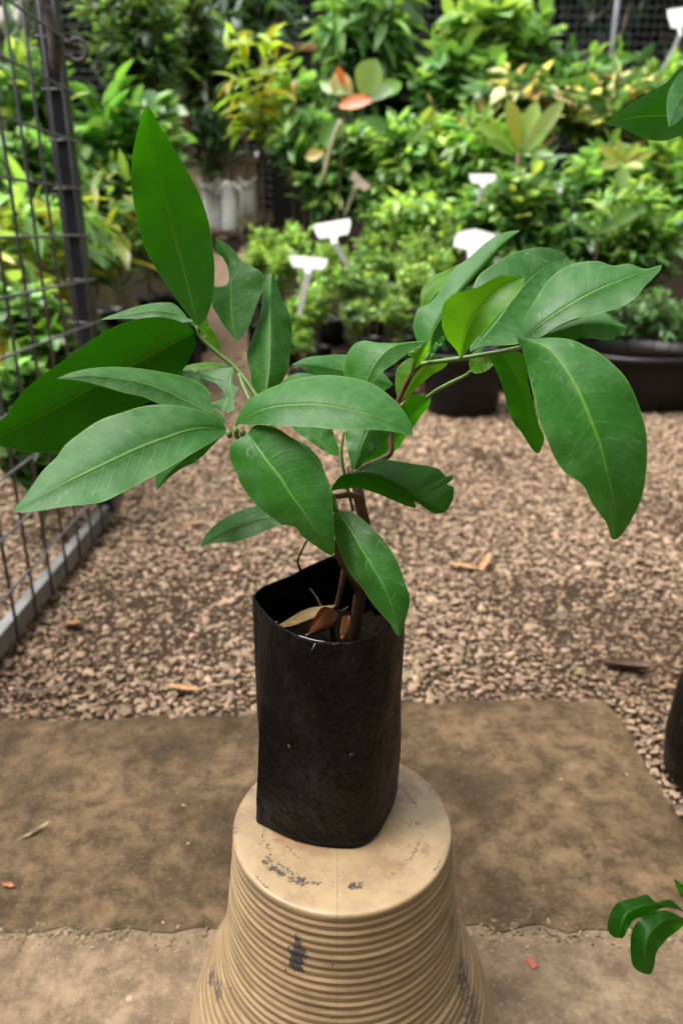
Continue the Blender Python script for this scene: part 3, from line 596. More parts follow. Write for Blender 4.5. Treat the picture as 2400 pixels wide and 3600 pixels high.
leaf(sap, 5, [(130,290),(250,480),(320,650),(370,850),(420,1108)], [(40,340),(80,420),(130,540),(155,620),(185,740),(230,860),(300,950),(350,1030),(392,1088)], [(310,330),(350,560),(400,750),(440,900),(475,1000),(455,1060),(435,1102)], .45, .44, -.004, -.004, mat=LD, seed=26)
leaf(sap, 4, [(690,1090),(735,1020),(790,1000),(852,1040)], [(682,1020),(720,950),(770,930),(810,985)], [(720,1102),(790,1090),(835,1060)], .47, .46, .006, -.006, mat=LY, seed=27)
leaf(sap, 4, [(305,1075),(330,980),(405,872)], [(295,1000),(262,972),(330,915),(370,888)], [(370,1010),(400,950),(410,890)], .44, .44, .004, .008, mat=LY, seed=28)
leaf(sap, 4, [(405,1012),(450,930),(512,838)], [(430,930),(470,870)], [(470,930),(515,870)], .48, .49, 0, 0, mat=M_LEAF, seed=29)
# smaller ones on the left branch
leaf(sap, 1, [(1420,335),(1300,240),(1100,180),(900,205),(688,246)], [(1330,285),(1270,200),(1190,130),(1100,125),(950,150),(800,200),(730,225)], [(1440,275),(1200,265),(950,240),(850,236),(760,240)], .53, .52, .014, -.006, mat=M_LEAF, seed=30)
leaf(sap, 3, [(338,468),(280,380),(210,292)], [(240,410),(205,330)], [(343,420),(300,330),(260,290)], .50, .51, 0, -.004, mat=LY, seed=31)
leaf(sap, 3, [(435,568),(412,680),(402,780),(368,878)], [(330,580),(185,608),(185,635),(310,680),(362,730),(350,788),(275,820),(310,855)], [(425,640),(432,690),(470,715),(440,770),(440,865),(392,882)], .475, .45, .014, -.004, mat=M_LEAF, wave=.0002, seed=32, straight='ab', nt=90, label='chewed pale leaf with a large bite')
leaf(sap, 3, [(430,568),(330,560),(200,565),(100,562)], [(340,542),(200,540),(140,550)], [(340,577),(250,588),(160,606)], .49, .50, .01, -.004, mat=LY, seed=33)
leaf(sap, 3, [(290,765),(180,670),(50,600)], [(230,680),(160,600),(90,570)], [(240,740),(150,700),(40,640)], .47, .49, .008, -.004, mat=M_LEAF, seed=34)
leaf(sap, 3, [(1152,1185),(1050,1100),(950,1020),(830,960)], [(1160,1150),(1140,1080),(1110,1000),(1000,950),(880,945)], [(1100,1172),(1000,1110),(900,1040),(840,985)], .44, .45, .010, -.004, mat=M_LEAF, seed=35)
leaf(sap, 6, [(555,148),(640,225),(710,310),(770,430),(838,612)], [(560,220),(600,350),(700,480),(780,580),(822,612)], [(590,165),(650,195),(700,240),(745,300),(757,335),(790,420),(830,520),(848,600)], .425, .415, .004, .010, mat=M_LEAF, seed=36)

def stems(parent, name, mat, lines):
    b = MB()
    for k, pts, rs in lines:
        if name != 'trunk': b = MB()
        P = np.array([F(*S(k, [(x, y)])[0], d) for x, y, d in pts]); 
        q = smooth_path(P[:, [0, 2, 1]], max(6, 5*len(P)))[:, [0, 2, 1]] if len(P) > 2 else P
        b.tube(q, np.interp(np.linspace(0, 1, len(q)), np.linspace(0, 1, len(rs)), rs), 9)
        if name != 'trunk': b.build(name, mat, parent)
    if name == 'trunk': b.build(name, mat, parent)
stems(sap, 'trunk', M_BARK, [
    (6, [(950,1420,.432),(965,1250,.43),(985,1115,.43),(1012,900,.43),(1012,680,.43),(985,560,.43),(972,480,.43)], [.0042,.0040,.0042,.0036,.0034,.0036,.0034]),
    (6, [(985,1115,.43),(940,1030,.428),(895,960,.426),(850,870,.424),(822,780,.424)], [.0032,.0026,.0023,.0021,.002]),
    (6, [(828,1420,.425),(822,1230,.425),(845,1170,.425),(870,1060,.425),(888,960,.426)], [.0026,.0023,.0018,.0018,.0019]),
    (6, [(972,495,.43),(950,420,.432),(930,365,.434),(915,335,.437)], [.0032,.0026,.0022,.0018]),
    (6, [(940,385,.432),(1010,335,.44),(1110,290,.447),(1165,255,.45),(1172,150,.455),(1185,50,.458),(1216,-60,.462)], [.0022,.0021,.002,.002,.0018,.0017,.0016]),
    (4, [(190,1310,.463),(240,1200,.46),(300,1090,.455),(342,1042,.45)], [.0018,.0017,.0017,.0019]),
    (6, [(965,510,.43),(900,505,.42),(830,512,.41),(800,500,.408)], [.0023,.0020,.0017,.0012])])
stems(sap, 'twig', M_BARK, [
    (7, [(625,-5,.435),(580,90,.437),(552,160,.438),(575,240,.440)], [.0006,.0006,.0007,.0009]),
    (7, [(820,530,.425),(745,525,.428),(700,450,.432),(650,380,.436)], [.001,.0009,.0007,.0004]),
    (7, [(840,550,.425),(900,555,.425),(950,520,.43)], [.0009,.0007,.0004])])
stems(sap, 'branch', M_GSTEM, [
    (4, [(335,1042,.45),(480,1020,.447),(620,1000,.44),(800,970,.432),(1000,932,.426),(1040,920,.424),(1066,868,.43)], [.0017,.0014,.0015,.0013,.0013,.0015,.0010]),
    (4, [(290,1120,.456),(300,1050,.45),(310,1010,.444)], [.0012,.0011,.0008]),
    (4, [(390,1270,.488),(450,1225,.485),(560,1165,.48),(680,1100,.473),(700,1080,.47)], [.0012,.0013,.0013,.0012,.0009]),
    (4, [(345,1040,.45),(380,1000,.47),(405,965,.50)], [.0013,.0011,.0009]),
    (3, [(900,1330,.455),(720,1000,.465),(600,790,.475),(530,680,.482),(455,585,.488),(330,480,.490),(230,390,.49),(190,340,.49),(180,285,.49)], [.0016,.0016,.0016,.0015,.0017,.0014,.0014,.0013,.0010]),
    (3, [(640,1300,.425),(560,1180,.425),(470,1070,.424),(445,1015,.422),(440,985,.420)], [.0014,.0013,.0013,.0016,.001]),
    (3, [(545,800,.45),(500,700,.465),(470,620,.48)], [.0010,.0011,.0012]),
    (6, [(940,600,.43),(905,450,.43),(880,330,.432),(870,250,.434),(885,110,.438)], [.0009,.0010,.0010,.0010,.0008]),
    (6, [(640,440,.424),(760,470,.418),(815,500,.408),(835,560,.405),(848,604,.402)], [.0012,.0011,.0012,.0010,.0009]),
    (6, [(800,500,.408),(806,470,.415),(815,452,.424)], [.0012,.0009,.0008])])
# buds at the node of the front leaves
b = MB()
for (x, y, d) in ((405, 1030, .418), (495, 1022, .418), (450, 1010, .416)):
    c0 = F(*S(3, [(x, y)])[0], d); b.lathe([(0.0002, -0.0028), (0.0014, -0.0018), (0.0019, 0), (0.0013, 0.0016), (0.0003, 0.0026)], c0, n=10)
b.build('bud', M_GSTEM, sap)

# ------------------------------------------------------------------ dry leaves
def dry_leaf(label, c, length, width, heading, mat, curl=0.35, pitch=0.1, group=None, seed=0):
    r = np.random.default_rng(seed); nt, nu = 12, 3; V = []
    for i in range(nt):
        t = i/(nt-1); w = width*0.5*math.sin(math.pi*min(1, t*0.97+0.015))**0.75
        for q in range(-nu, nu+1):
            f = q/nu
            x = (t-0.5)*length; y = w*f*math.cos(curl*f); z = abs(w)*curl*f*f*1.1 + 0.16*length*curl*(2*t-1)**2 + 0.0006*math.sin(9*t+q)
            z += (t-0.5)*length*pitch
            V.append((c[0] + x*math.cos(heading) - y*math.sin(heading), c[1] + x*math.sin(heading) + y*math.cos(heading), c[2] + z + 0.002))
    nc = 2*nu+1
    Fc = [(i*nc+q, i*nc+q+1, (i+1)*nc+q+1, (i+1)*nc+q) for i in range(nt-1) for q in range(nc-1)]
    me = thing('dry_leaf', label, 'dry leaf', c, group)
    mesh_obj('blade', V, Fc, mat, me)
    b = MB(); h = np.array([math.cos(heading), math.sin(heading), 0])
    b.tube([np.array(c) - h*length*0.5 + (0, 0, 0.003), np.array(c) - h*length*0.62 + (0, 0, 0.003)], [0.0006, 0.0004], 5); b.build('stalk', mat, me)
    return me
def on_gravel(x, y): return GD(x, y, 0.0)
dry_leaf('tan fallen leaf lying flat on the gravel, left one of a touching pair', on_gravel(1062, 1302), .062, .016, 2.95, M_DRY, .3, seed=1)
dry_leaf('tan fallen leaf standing tilted on the gravel, right one of a touching pair', on_gravel(1112, 1296), .045, .020, 1.0, M_DRY, .5, .45, seed=2)
dry_leaf('orange brown leaf lying on the gravel near the gate foot', on_gravel(170, 1440), .070, .024, -0.95, M_DRY, .6, .45, seed=3)
dry_leaf('narrow rust brown leaf on the gravel by the slab, left of the bag', on_gravel(425, 1587), .058, .014, -0.35, M_DRY, .6, seed=4)
dry_leaf('dark brown curled leaf on the gravel beside the slab corner', on_gravel(1440, 1530) - (0, 0, .006), .080, .030, -0.35, M_DRY_DARK, .75, seed=5)
dry_leaf('thin dark reddish leaf on the gravel at the far left by the slab', on_gravel(100, 1592), .070, .012, 0.05, M_DRY_DARK, .5, seed=6)
dry_leaf('small pale tan leaf on the gravel beyond the lowest left sapling leaf', on_gravel(445, 1205), .05, .016, 0.1, M_DRY, .4, seed=7)
dry_leaf('pale straw coloured curled leaf lying on the dark slab', on_gravel(85, 1912), .030, .006, 0.75, simple('straw_leaf', (0.40, 0.30, 0.19), 0.7), .7, seed=8)
dry_leaf('tiny orange leaf scrap on the left of the dark slab', on_gravel(20, 2037), .014, .006, -0.3, M_DRY_RED, .4, seed=9)
si = np.array([0, 0, sz+0.004])
for lab, px, py, d, L, Wd, hd, mt, cu, pi_ in (('golden yellow dry leaf leaning inside the black bag', 1078, 2176, .418, .038, .014, 0.30, M_DRY_GOLD, .35, .25), ('crumpled reddish brown dry leaf on the soil inside the bag', 1138, 2216, .412, .022, .020, 0.6, M_DRY_RED, 1.3, .3), ('torn light brown dry leaf on the soil against the trunk', 1214, 2222, .412, .016, .013, 1.3, M_DRY, 1.2, .5)):
    dry_leaf(lab, F(px, py, d) + (0, 0, -0.002), L, Wd, hd, mt, cu, pi_, seed=int(px))
# loose scrap on the apron
q = GD(1220, 2214, -0.0012); b = MB(); b.box(q + (0, 0, 0.0008), (0.006, 0.010, 0.0012), np.array([[.9, -.43, 0], [.43, .9, 0], [0, 0, 1]]))
s_ = b.build('plastic_scrap', M_REDPL, None, False); bv = s_.modifiers.new('soft', 'BEVEL'); bv.width = 0.0004; bv.segments = 2
tag(s_, 'small red plastic scrap on the pale concrete right of the tan pot', 'plastic scrap')

# ------------------------------------------------------------------ foliage engine for all other plants
def leaf_template(aspect, fold, curve, rows=(0.22, 0.5, 0.78), ws=(0.75, 1.0, 0.62)):
    V = [(0, 0, 0)]
    for t, w in zip(rows, ws):
        z = -curve*t*t
        V += [(-0.5*aspect*w, t, z + fold*w*aspect*0.5), (0, t, z), (0.5*aspect*w, t, z + fold*w*aspect*0.5)]
    V.append((0, 1, -curve)); n = len(rows); tri = [(0, 2, 1), (0, 3, 2)]
    for i in range(n-1):
        a = 1+3*i
        tri += [(a, a+1, a+4), (a, a+4, a+3), (a+1, a+2, a+5), (a+1, a+5, a+4)]
    a = 1+3*(n-1); e = len(V)-1; tri += [(a, a+1, e), (a+1, a+2, e)]
    return np.array(V, float), np.array(tri)
TPL = {'oval': leaf_template(0.42, 0.35, 0.25), 'long': leaf_template(0.26, 0.3, 0.35), 'broad': leaf_template(0.62, 0.25, 0.22, ws=(0.6, 1.0, 0.72)), 'round': leaf_template(0.85, 0.2, 0.1, ws=(0.8, 1.0, 0.85)), 'fine': leaf_template(0.36, 0.2, 0.1, rows=(0.45,), ws=(1.0,)), 'paddle': leaf_template(0.36, 0.35, 0.3, ws=(0.35, 0.8, 1.0))}
def leaves_obj(name, parent, P, D, Nn, L, C, tpl='oval', mat=None):
    tv, tt = TPL[tpl]; N = len(P)
    D = nrm(D); X = nrm(np.cross(D, Nn)); Z = np.cross(X, D)
    V = P[:, None] + L[:, None, None]*(tv[None, :, :1]*X[:, None] + tv[None, :, 1:2]*D[:, None] + tv[None, :, 2:]*Z[:, None])
    tri = (tt[None] + (np.arange(N)*len(tv))[:, None, None]).reshape(-1, 3)
    return fast_obj(name, V.reshape(-1, 3), tri, mat or M_FOL, parent, cols=np.repeat(C, len(tv), 0))
DENS = 1.15
def crown(parent, rng, base, centre, rad, twigs, per, size, col, tpl='oval', droop=0.5, col2=None, mix2=0.0, var=0.3, stem_r=0.004, stem_mat=None, along=0.35, up=0.3, spread=0.55, stem_name='stem', pair=False):
    """Stem from base into an uneven crown: twigs that arch out to the crown's bounds, leaves set along them."""
    base, centre, rad = np.array(base, float), np.array(centre, float), np.array(rad, float); twigs = int(twigs*DENS)
    b = MB(); top = centre + (0, 0, rad[2]*0.5)
    bend = rng.normal(0, 0.04, 3)*np.linalg.norm(top-base); bend[2] = 0
    tr = [base, base*0.65+top*0.35+bend, base*0.3+top*0.7+bend*0.7, top]
    b.tube(smooth_path(tr, 7), np.linspace(stem_r, stem_r*0.4, 7), 6)
    lob = nrm(rng.normal(size=(5, 3))); la = rng.uniform(0.1, 0.4, 5)
    P, D, Nn, L, C = [], [], [], [], []
    for k in range(twigs):
        d = nrm(rng.normal(size=3)); d[2] = d[2]*0.9 + up*rng.random()
        lump = 1 + np.sum(la*np.maximum(0, lob @ nrm(d))**3) - 0.25*rng.random()
        end = centre + d*rad*lump*rng.uniform(0.62, 1.0)
        s = np.clip(rng.normal(0.6, 0.2), 0.1, 1); st_ = base*(1-s) + top*s + bend*(s*(1-s)*3)
        if st_[2] > end[2] + rad[2]*0.4: st_ = base*0.5+centre*0.5
        mid = (st_+end)/2 + np.array([0, 0, rad[2]*0.18])
        tw = smooth_path([st_, mid, end], per+2) if np.linalg.norm(end-st_) > 1e-4 else None
        if tw is None: continue
        if k % 2 == 0 and stem_r > 0: b.tube(tw[::max(1, per//3)], stem_r*0.32, 3, False)
        tone = np.clip(rng.normal(1, var*0.6), 0.45, 1.7)
        for i in range(per+1):
            f = (i+1)/(per+1)
            if f < along: continue
            t = tw[min(i+1, per+1)]-tw[i]; t = t/(np.linalg.norm(t)+1e-9)
            sd = np.cross(t, (0, 0, 1)); sd = sd/(np.linalg.norm(sd)+1e-9)
            for sg in ((1, -1) if pair else ((1 if i % 2 else -1),)):
                dd = t*0.75 + sd*sg*spread*1.3 + rng.normal(0, 0.28, 3) + (0, 0, -droop*rng.uniform(0.3, 1.2))
                if i >= per: dd = t + rng.normal(0, 0.3, 3) + (0, 0, -droop*0.5)
                P.append(tw[i]); D.append(dd); Nn.append(np.array([0, 0, 1]) + rng.normal(0, 0.35, 3))
                L.append(size*rng.uniform(0.5, 1.4)*(0.75 if f > 0.93 else 1))
                c = np.array(col2 if (col2 is not None and rng.random() < mix2) else col)*tone*rng.uniform(1-var, 1+var)*(1 + rng.normal(0, 0.07, 3))
                if f > 0.9: c = c*(1.25, 1.2, 0.9)
                C.append(np.clip(c, 0.004, 0.9))
    leaves_obj('foliage', parent, np.array(P), np.array(D), np.array(Nn), np.array(L), np.array(C), tpl)
    if stem_r > 0: b.build(stem_name, stem_mat or M_STEM, parent)
def pot_part(parent, c, r, h, name='pot', rim=True, mat=None, soil=0.88, taper=0.8, n=24):
    c = np.array(c, float); b = MB(); rt = r
    pr = [(0.001, 0.0), (r*taper, 0.0), (r*(taper+1)/2, h*0.5), (rt, h*0.9)]
    pr += [(rt*1.05, h*0.91), (rt*1.06, h*0.99), (rt*1.03, h), (rt*0.97, h*0.985), (rt*0.95, h*0.8)] if rim else [(rt*1.0, h), (rt*0.97, h), (rt*0.95, h*0.8)]
    b.lathe(pr, c, n); p_ = b.build(name, mat or M_POT, parent)
    b = MB(); b.lathe([(0.001, h*soil+0.003), (rt*0.5, h*soil+0.002), (rt*0.96, h*soil)], c, n); b.build('soil', M_SOIL, parent)
    return p_
SEED = [100]
def plant(name, label, cat, cx, cy, y, rx, rz, twigs, per, size_px, col, tpl='oval', group=None, pot=None, base_z=None, ry=None, gx=0.0, **kw):
    """A plant whose crown stands y metres away, centred on display pixel (cx, cy), rx by rz display pixels in half-size."""
    SEED[0] += 1; rng = np.random.default_rng(SEED[0])
    c = FD(cx, cy, y); Rx, Rz = px2m(rx, y, cy), px2m(rz, y, cy); size = px2m(size_px*(1.35 if name in ('bush', 'shrub') else 1.15), y, cy)
    g0 = float(gz(y)) - 0.005 if base_z is None else base_z
    root = thing(name, label, cat, (c[0]+gx, y, g0), group)
    h = 0.0
    if pot:
        r, hh, kind = pot; h = hh*0.86
        pot_part(root, (c[0]+gx, y, g0), r, hh, 'grow_bag' if kind == 'bag' else 'pot', kind != 'bag', taper=0.95 if kind == 'bag' else 0.78)
    crown(root, rng, (c[0]+gx, y, g0+h), c, (Rx, ry if ry else min(Rx, 0.45), Rz), twigs, per, size, col, tpl, **kw)
    return root

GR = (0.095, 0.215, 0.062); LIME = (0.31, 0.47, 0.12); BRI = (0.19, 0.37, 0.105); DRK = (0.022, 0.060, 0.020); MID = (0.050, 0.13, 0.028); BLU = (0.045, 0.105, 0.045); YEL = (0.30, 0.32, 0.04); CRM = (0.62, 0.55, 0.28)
# ------------------------------------------------------------------ far trees behind the back fence
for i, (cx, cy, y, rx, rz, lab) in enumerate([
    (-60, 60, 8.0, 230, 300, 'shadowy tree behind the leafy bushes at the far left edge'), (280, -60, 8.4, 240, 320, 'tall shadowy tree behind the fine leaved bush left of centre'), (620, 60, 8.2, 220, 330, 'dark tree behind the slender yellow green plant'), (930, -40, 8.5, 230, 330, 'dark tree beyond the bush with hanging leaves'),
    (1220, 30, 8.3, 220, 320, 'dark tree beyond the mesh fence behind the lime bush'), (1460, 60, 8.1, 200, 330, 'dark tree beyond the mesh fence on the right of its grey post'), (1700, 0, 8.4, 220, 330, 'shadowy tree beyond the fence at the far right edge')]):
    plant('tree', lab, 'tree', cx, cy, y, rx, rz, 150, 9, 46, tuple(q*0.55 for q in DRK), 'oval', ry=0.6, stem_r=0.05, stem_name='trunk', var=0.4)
# dense dark hedge far back; unseen ones added round the camera to block skylight
def hedge_and_blockers():
    rng = np.random.default_rng(5); Q = []
    for (ax, c0, lo, hi, z0, z1, n) in (('y', 9.4, -4.8, 4.8, .2, 3.8, 15000), ('x', -4.6, -4.5, 9.4, -.1, 3.6, 12000), ('x', 4.6, -4.5, 9.4, -.1, 3.6, 12000), ('y', -2.3, -4.7, 4.7, -.1, 4.6, 15000)):
        u, v, w = rng.uniform(lo, hi, n), c0 + rng.normal(0, .25, n), rng.uniform(z0, z1, n)
        Q.append(np.stack([u, v, w], 1) if ax == 'y' else np.stack([v, u, w], 1))
    P = np.concatenate(Q); N = len(P)
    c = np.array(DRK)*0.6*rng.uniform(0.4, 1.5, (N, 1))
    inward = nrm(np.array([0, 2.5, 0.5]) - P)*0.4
    o = leaves_obj('hedge_and_sky_blockers', None, P, rng.normal(size=(N, 3)) + inward + (0, 0, -0.5), inward*1.5 + np.array([0, 0, 1]) + rng.normal(0, 0.4, (N, 3)), rng.uniform(0.16, 0.30, N), c, 'broad'); tag(o, kind='stuff')
hedge_and_blockers()
pt = thing('tree', 'thin pale barked tree leaning behind the gate at the top left corner', 'tree', (FD(10, 300, 3.6)[0], 3.6, float(gz(3.6))))
b = MB(); b.tube(smooth_path([(FD(-10, 300, 3.6)[0], 3.6, float(gz(3.6))), FD(-5, 210, 3.6), FD(30, 90, 3.62), FD(62, -40, 3.7)], 12), np.linspace(.022, .014, 12), 8); b.build('trunk', simple('pale_peeling_bark', (0.55, 0.50, 0.45), 0.7, var=.4, scale=24), pt)
b = MB(); b.tube([FD(8, 170, 3.6), FD(60, 95, 3.58), FD(95, 40, 3.5)], [.010, .008, .005], 6); b.build('limb', simple('pale_limb_bark', (0.45, 0.38, 0.32), 0.7, var=.4), pt)
crown(pt, np.random.default_rng(77), FD(60, 95, 3.58), FD(75, 60, 3.6), (.16, .2, .2), 16, 6, .07, (0.06, 0.12, 0.04), 'oval', stem_r=.004, stem_name='twig')
# ------------------------------------------------------------------ back fence
YF = 6.9
fence = thing('mesh_fence', 'dark wire mesh fence with grey posts closing the nursery at the back', 'fence', (0.6, YF, float(gz(YF))))
b = MB()
for i in range(110):
    x = -3.4 + i*0.062; b.tube([(x, YF, 0.7), (x, YF, 3.0)], 0.0019, 4, False)
for i in range(36):
    z_ = 0.75 + i*0.062; b.tube([(-3.4, YF-0.004, z_), (3.4, YF-0.004, z_)], 0.0019, 4, False)
b.build('wire_mesh', M_WIRE, fence)
for px in (1408, 830, 250):
    q = FD(px, 60, YF); b = MB(); b.tube([(q[0], YF-0.03, 0.65), (q[0], YF-0.03, 3.0)], 0.022, 10); b.build('post', simple('grey_post', (0.16, 0.17, 0.19), 0.5), fence)

# ------------------------------------------------------------------ big shrubs in front of it
big = [
 # name, label, cx, cy, y, rx, rz, twigs, per, size, col, tpl, kw
 ('bush', 'fine leaved dull green bush rising behind the gate post', 300, 90, 4.7, 120, 170, 190, 12, 24, (0.075, 0.15, 0.05), 'oval', dict(col2=BRI, mix2=.3, droop=.4)),
 ('bush', 'olive green bush with small leaves left of the dark gap at the top', 430, 60, 5.2, 80, 130, 100, 11, 24, (0.075, 0.13, 0.045), 'oval', dict(droop=.5)),
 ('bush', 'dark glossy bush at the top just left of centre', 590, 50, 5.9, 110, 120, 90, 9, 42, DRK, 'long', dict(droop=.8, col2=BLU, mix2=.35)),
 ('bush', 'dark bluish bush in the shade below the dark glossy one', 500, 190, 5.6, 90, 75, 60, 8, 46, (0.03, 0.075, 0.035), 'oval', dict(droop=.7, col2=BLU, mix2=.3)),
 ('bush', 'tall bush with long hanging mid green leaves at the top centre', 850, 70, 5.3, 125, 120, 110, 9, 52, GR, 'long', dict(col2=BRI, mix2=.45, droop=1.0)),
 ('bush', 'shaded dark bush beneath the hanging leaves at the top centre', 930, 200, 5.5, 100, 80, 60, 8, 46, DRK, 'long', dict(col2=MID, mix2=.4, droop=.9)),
 ('bush', 'bright green broad leaved bush in front of the back fence', 1120, 70, 5.2, 90, 90, 75, 8, 50, BRI, 'broad', dict(col2=LIME, mix2=.35, droop=.6)),
 ('bush', 'small bright sprig standing just left of the grey fence post', 1235, 60, 5.3, 34, 50, 14, 6, 44, BRI, 'broad', dict(droop=.6)),
 ('bush', 'mid green rounded bush below the bright broad leaved one', 1060, 190, 4.9, 110, 80, 95, 9, 40, GR, 'broad', dict(col2=BRI, mix2=.5, droop=.6)),
 ('bush', 'bluish green low bush to the right below the grey fence post', 1330, 190, 5.3, 120, 70, 95, 9, 34, (0.06, 0.16, 0.045), 'oval', dict(col2=BRI, mix2=.3, droop=.4)),
 ('bush', 'variegated cream and green bush below the fence on the right', 1195, 235, 4.6, 160, 65, 90, 8, 38, (0.07, 0.17, 0.05), 'oval', dict(col2=CRM, mix2=.36, droop=.3)),
 ('bush', 'cream tipped variegated bush near the right edge behind the near leaf', 1420, 230, 4.4, 110, 80, 75, 8, 36, (0.08, 0.18, 0.05), 'oval', dict(col2=CRM, mix2=.30, droop=.3)),
 ('bush', 'yellow green bush at the right edge behind the near leaf', 1520, 230, 4.8, 80, 90, 70, 9, 36, LIME, 'oval', dict(col2=BRI, mix2=.5, droop=.4)),
]
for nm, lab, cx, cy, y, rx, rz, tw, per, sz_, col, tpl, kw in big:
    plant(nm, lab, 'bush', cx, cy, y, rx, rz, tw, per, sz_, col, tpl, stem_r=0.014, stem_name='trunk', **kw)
# ------------------------------------------------------------------ single plants one can tell apart
mids = [
 ('slender_plant', 'slender yellow green plant on thin brown stems in a black pot', 605, 185, 4.4, 80, 95, 22, 7, 58, (0.30, 0.46, 0.05), 'long', dict(pot=(.075, .14, 'pot'), gx=-0.02, droop=.6, col2=YEL, mix2=.35, stem_r=.008)),
 ('shrub', 'light green shrub left behind the tallest sapling leaf', 330, 300, 3.5, 100, 90, 60, 8, 40, BRI, 'broad', dict(col2=GR, mix2=.5, droop=.6, pot=(.09, .16, 'pot'))),
 ('shrub', 'pale broad leaved shrub beside the gate post', 250, 265, 3.3, 60, 60, 20, 6, 62, (0.10, 0.25, 0.06), 'broad', dict(droop=.5)),
 ('shrub', 'green leafy shrub below the slender yellow green plant', 700, 330, 4.3, 70, 80, 45, 8, 38, GR, 'oval', dict(col2=BRI, mix2=.4)),
 ('shrub', 'bright bushy shrub in the centre behind the white labels', 960, 330, 4.1, 110, 75, 90, 9, 36, BRI, 'oval', dict(col2=LIME, mix2=.35, pot=(.1, .16, 'pot'))),
 ('shrub', 'light green shrub left of the upright rosette', 1090, 330, 3.9, 90, 70, 70, 9, 36, (0.13, 0.30, 0.05), 'oval', dict(col2=LIME, mix2=.3)),
 ('shrub', 'dark green low shrub under the upright rosette', 1240, 440, 3.5, 110, 75, 80, 10, 30, MID, 'oval', dict(col2=GR, mix2=.5)),
 ('shrub', 'green shrub beside the yellow rosette near the right edge', 1390, 420, 3.6, 100, 85, 80, 9, 34, GR, 'broad', dict(col2=BRI, mix2=.45)),
 ('shrub', 'bright green shrub at the right edge below the near leaf', 1520, 420, 3.4, 90, 90, 70, 9, 36, BRI, 'broad', dict(col2=LIME, mix2=.3)),
 ('shrub', 'small leaved shrub around the square white label', 1120, 480, 3.5, 100, 60, 80, 10, 26, GR, 'oval', dict(col2=BRI, mix2=.4)),
 ('shrub', 'dull green low shrub right of the half hidden label', 1280, 560, 3.1, 110, 70, 90, 10, 28, (0.05, 0.13, 0.04), 'oval', dict(col2=GR, mix2=.4)),
 ('shrub', 'leafy green shrub above the wide black tub', 1450, 550, 3.15, 130, 80, 100, 10, 30, GR, 'oval', dict(col2=BRI, mix2=.4)),
 ('shrub', 'yellowish green bushy shrub left of the half hidden label', 950, 500, 3.7, 100, 65, 90, 10, 24, LIME, 'oval', dict(col2=BRI, mix2=.5)),
 ('shrub', 'young tangled shrub right of the white bags', 760, 430, 4.2, 90, 70, 70, 9, 26, GR, 'oval', dict(col2=LIME, mix2=.25)),
]
mids += [
 ('shrub', 'dark thin leaved sapling standing in front of the red crate', 475, 285, 4.9, 45, 75, 20, 7, 40, DRK, 'long', dict(col2=GR, mix2=.3, droop=.8)),
 ('shrub', 'mid green shrub growing in front of the upright rosette stem', 1190, 430, 3.15, 85, 45, 46, 9, 28, GR, 'broad', dict(col2=LIME, mix2=.3)),
 ('shrub', 'lime green shrub in front of the pale yellow rosette', 1440, 455, 3.05, 85, 50, 40, 8, 34, BRI, 'oval', dict(col2=LIME, mix2=.4)),
 ('shrub', 'tall thin leaved green sapling left of the orange leaved plant', 690, 250, 4.7, 60, 85, 34, 8, 40, GR, 'broad', dict(col2=BRI, mix2=.5, droop=.7)),
 ('shrub', 'broad green shrub under the orange leaved plant', 800, 340, 4.2, 80, 60, 40, 8, 44, GR, 'broad', dict(col2=BRI, mix2=.4, droop=.7)),
]
for nm, lab, cx, cy, y, rx, rz, tw, per, sz_, col, tpl, kw in mids:
    kw.setdefault('stem_r', .006)
    plant(nm, lab, 'shrub' if nm == 'shrub' else 'potted plant', cx, cy, y, rx, rz, tw, per, sz_, col, tpl, **kw)
def rosette(label, name, y, base_px, stem_px, blades, mat_cols, tpl='paddle', stem_r=.006, group=None):
    """Blades given as (base display px, tip display px, colour); each goes from the stem head outwards."""
    q = FD(*stem_px, y); g0 = float(gz(y))
    root = thing(name, label, 'potted plant', (q[0], y, g0), group)
    b = MB(); b.tube(smooth_path([(q[0], y, g0), (q[0]*.5+FD(*base_px, y)[0]*.5, y, g0*.5+q[2]*.5), FD(*base_px, y)], 6), np.linspace(stem_r, stem_r*.6, 6), 7); b.build('stem', M_STEM, root)
    for (bx, by, tx, ty, dy, col, wd) in blades:
        a, e = FD(bx, by, y), FD(tx, ty, y+dy); L = np.linalg.norm(e-a)
        tv, tt = leaf_template(wd, 0.3, 0.12, rows=(.15, .35, .55, .75, .9), ws=(.45, .8, 1, .85, .45))
        D = nrm((e-a)[None]); Nn = np.array([[0.1*(tx-bx)/100, -1.0, 0.45]]); X = nrm(np.cross(D, Nn)); Z = np.cross(X, D)
        Vv = a + L*(tv[:, :1]*X + tv[:, 1:2]*D + tv[:, 2:]*Z)
        fast_obj('leaf', Vv, tt, M_FOL, root, cols=np.repeat(np.array([col]), len(tv), 0))
    return root
OR = (0.55, 0.13, 0.02)
rosette('plant with orange and pale green leaves on a bent pale stem', 'leafy_plant', 3.9, (790, 255), (752, 420), [
    (830, 220, 862, 135, -.05, (0.26, 0.38, 0.12), .85), (800, 240, 770, 160, .05, (0.35, 0.22, 0.03), .6), (775, 245, 850, 225, -.1, OR, .42), (790, 200, 775, 150, 0, OR, .4), (835, 235, 905, 195, 0, (0.30, 0.40, 0.26), .4), (850, 230, 925, 180, .1, (0.16, 0.30, 0.04), .4), (780, 270, 730, 330, 0, (0.10, 0.22, 0.05), .5), (830, 270, 900, 300, 0, (0.10, 0.24, 0.05), .5), (745, 350, 700, 360, 0, (0.38, 0.30, 0.06), .7), (800, 215, 735, 190, .05, (0.14, 0.28, 0.05), .5)], None)
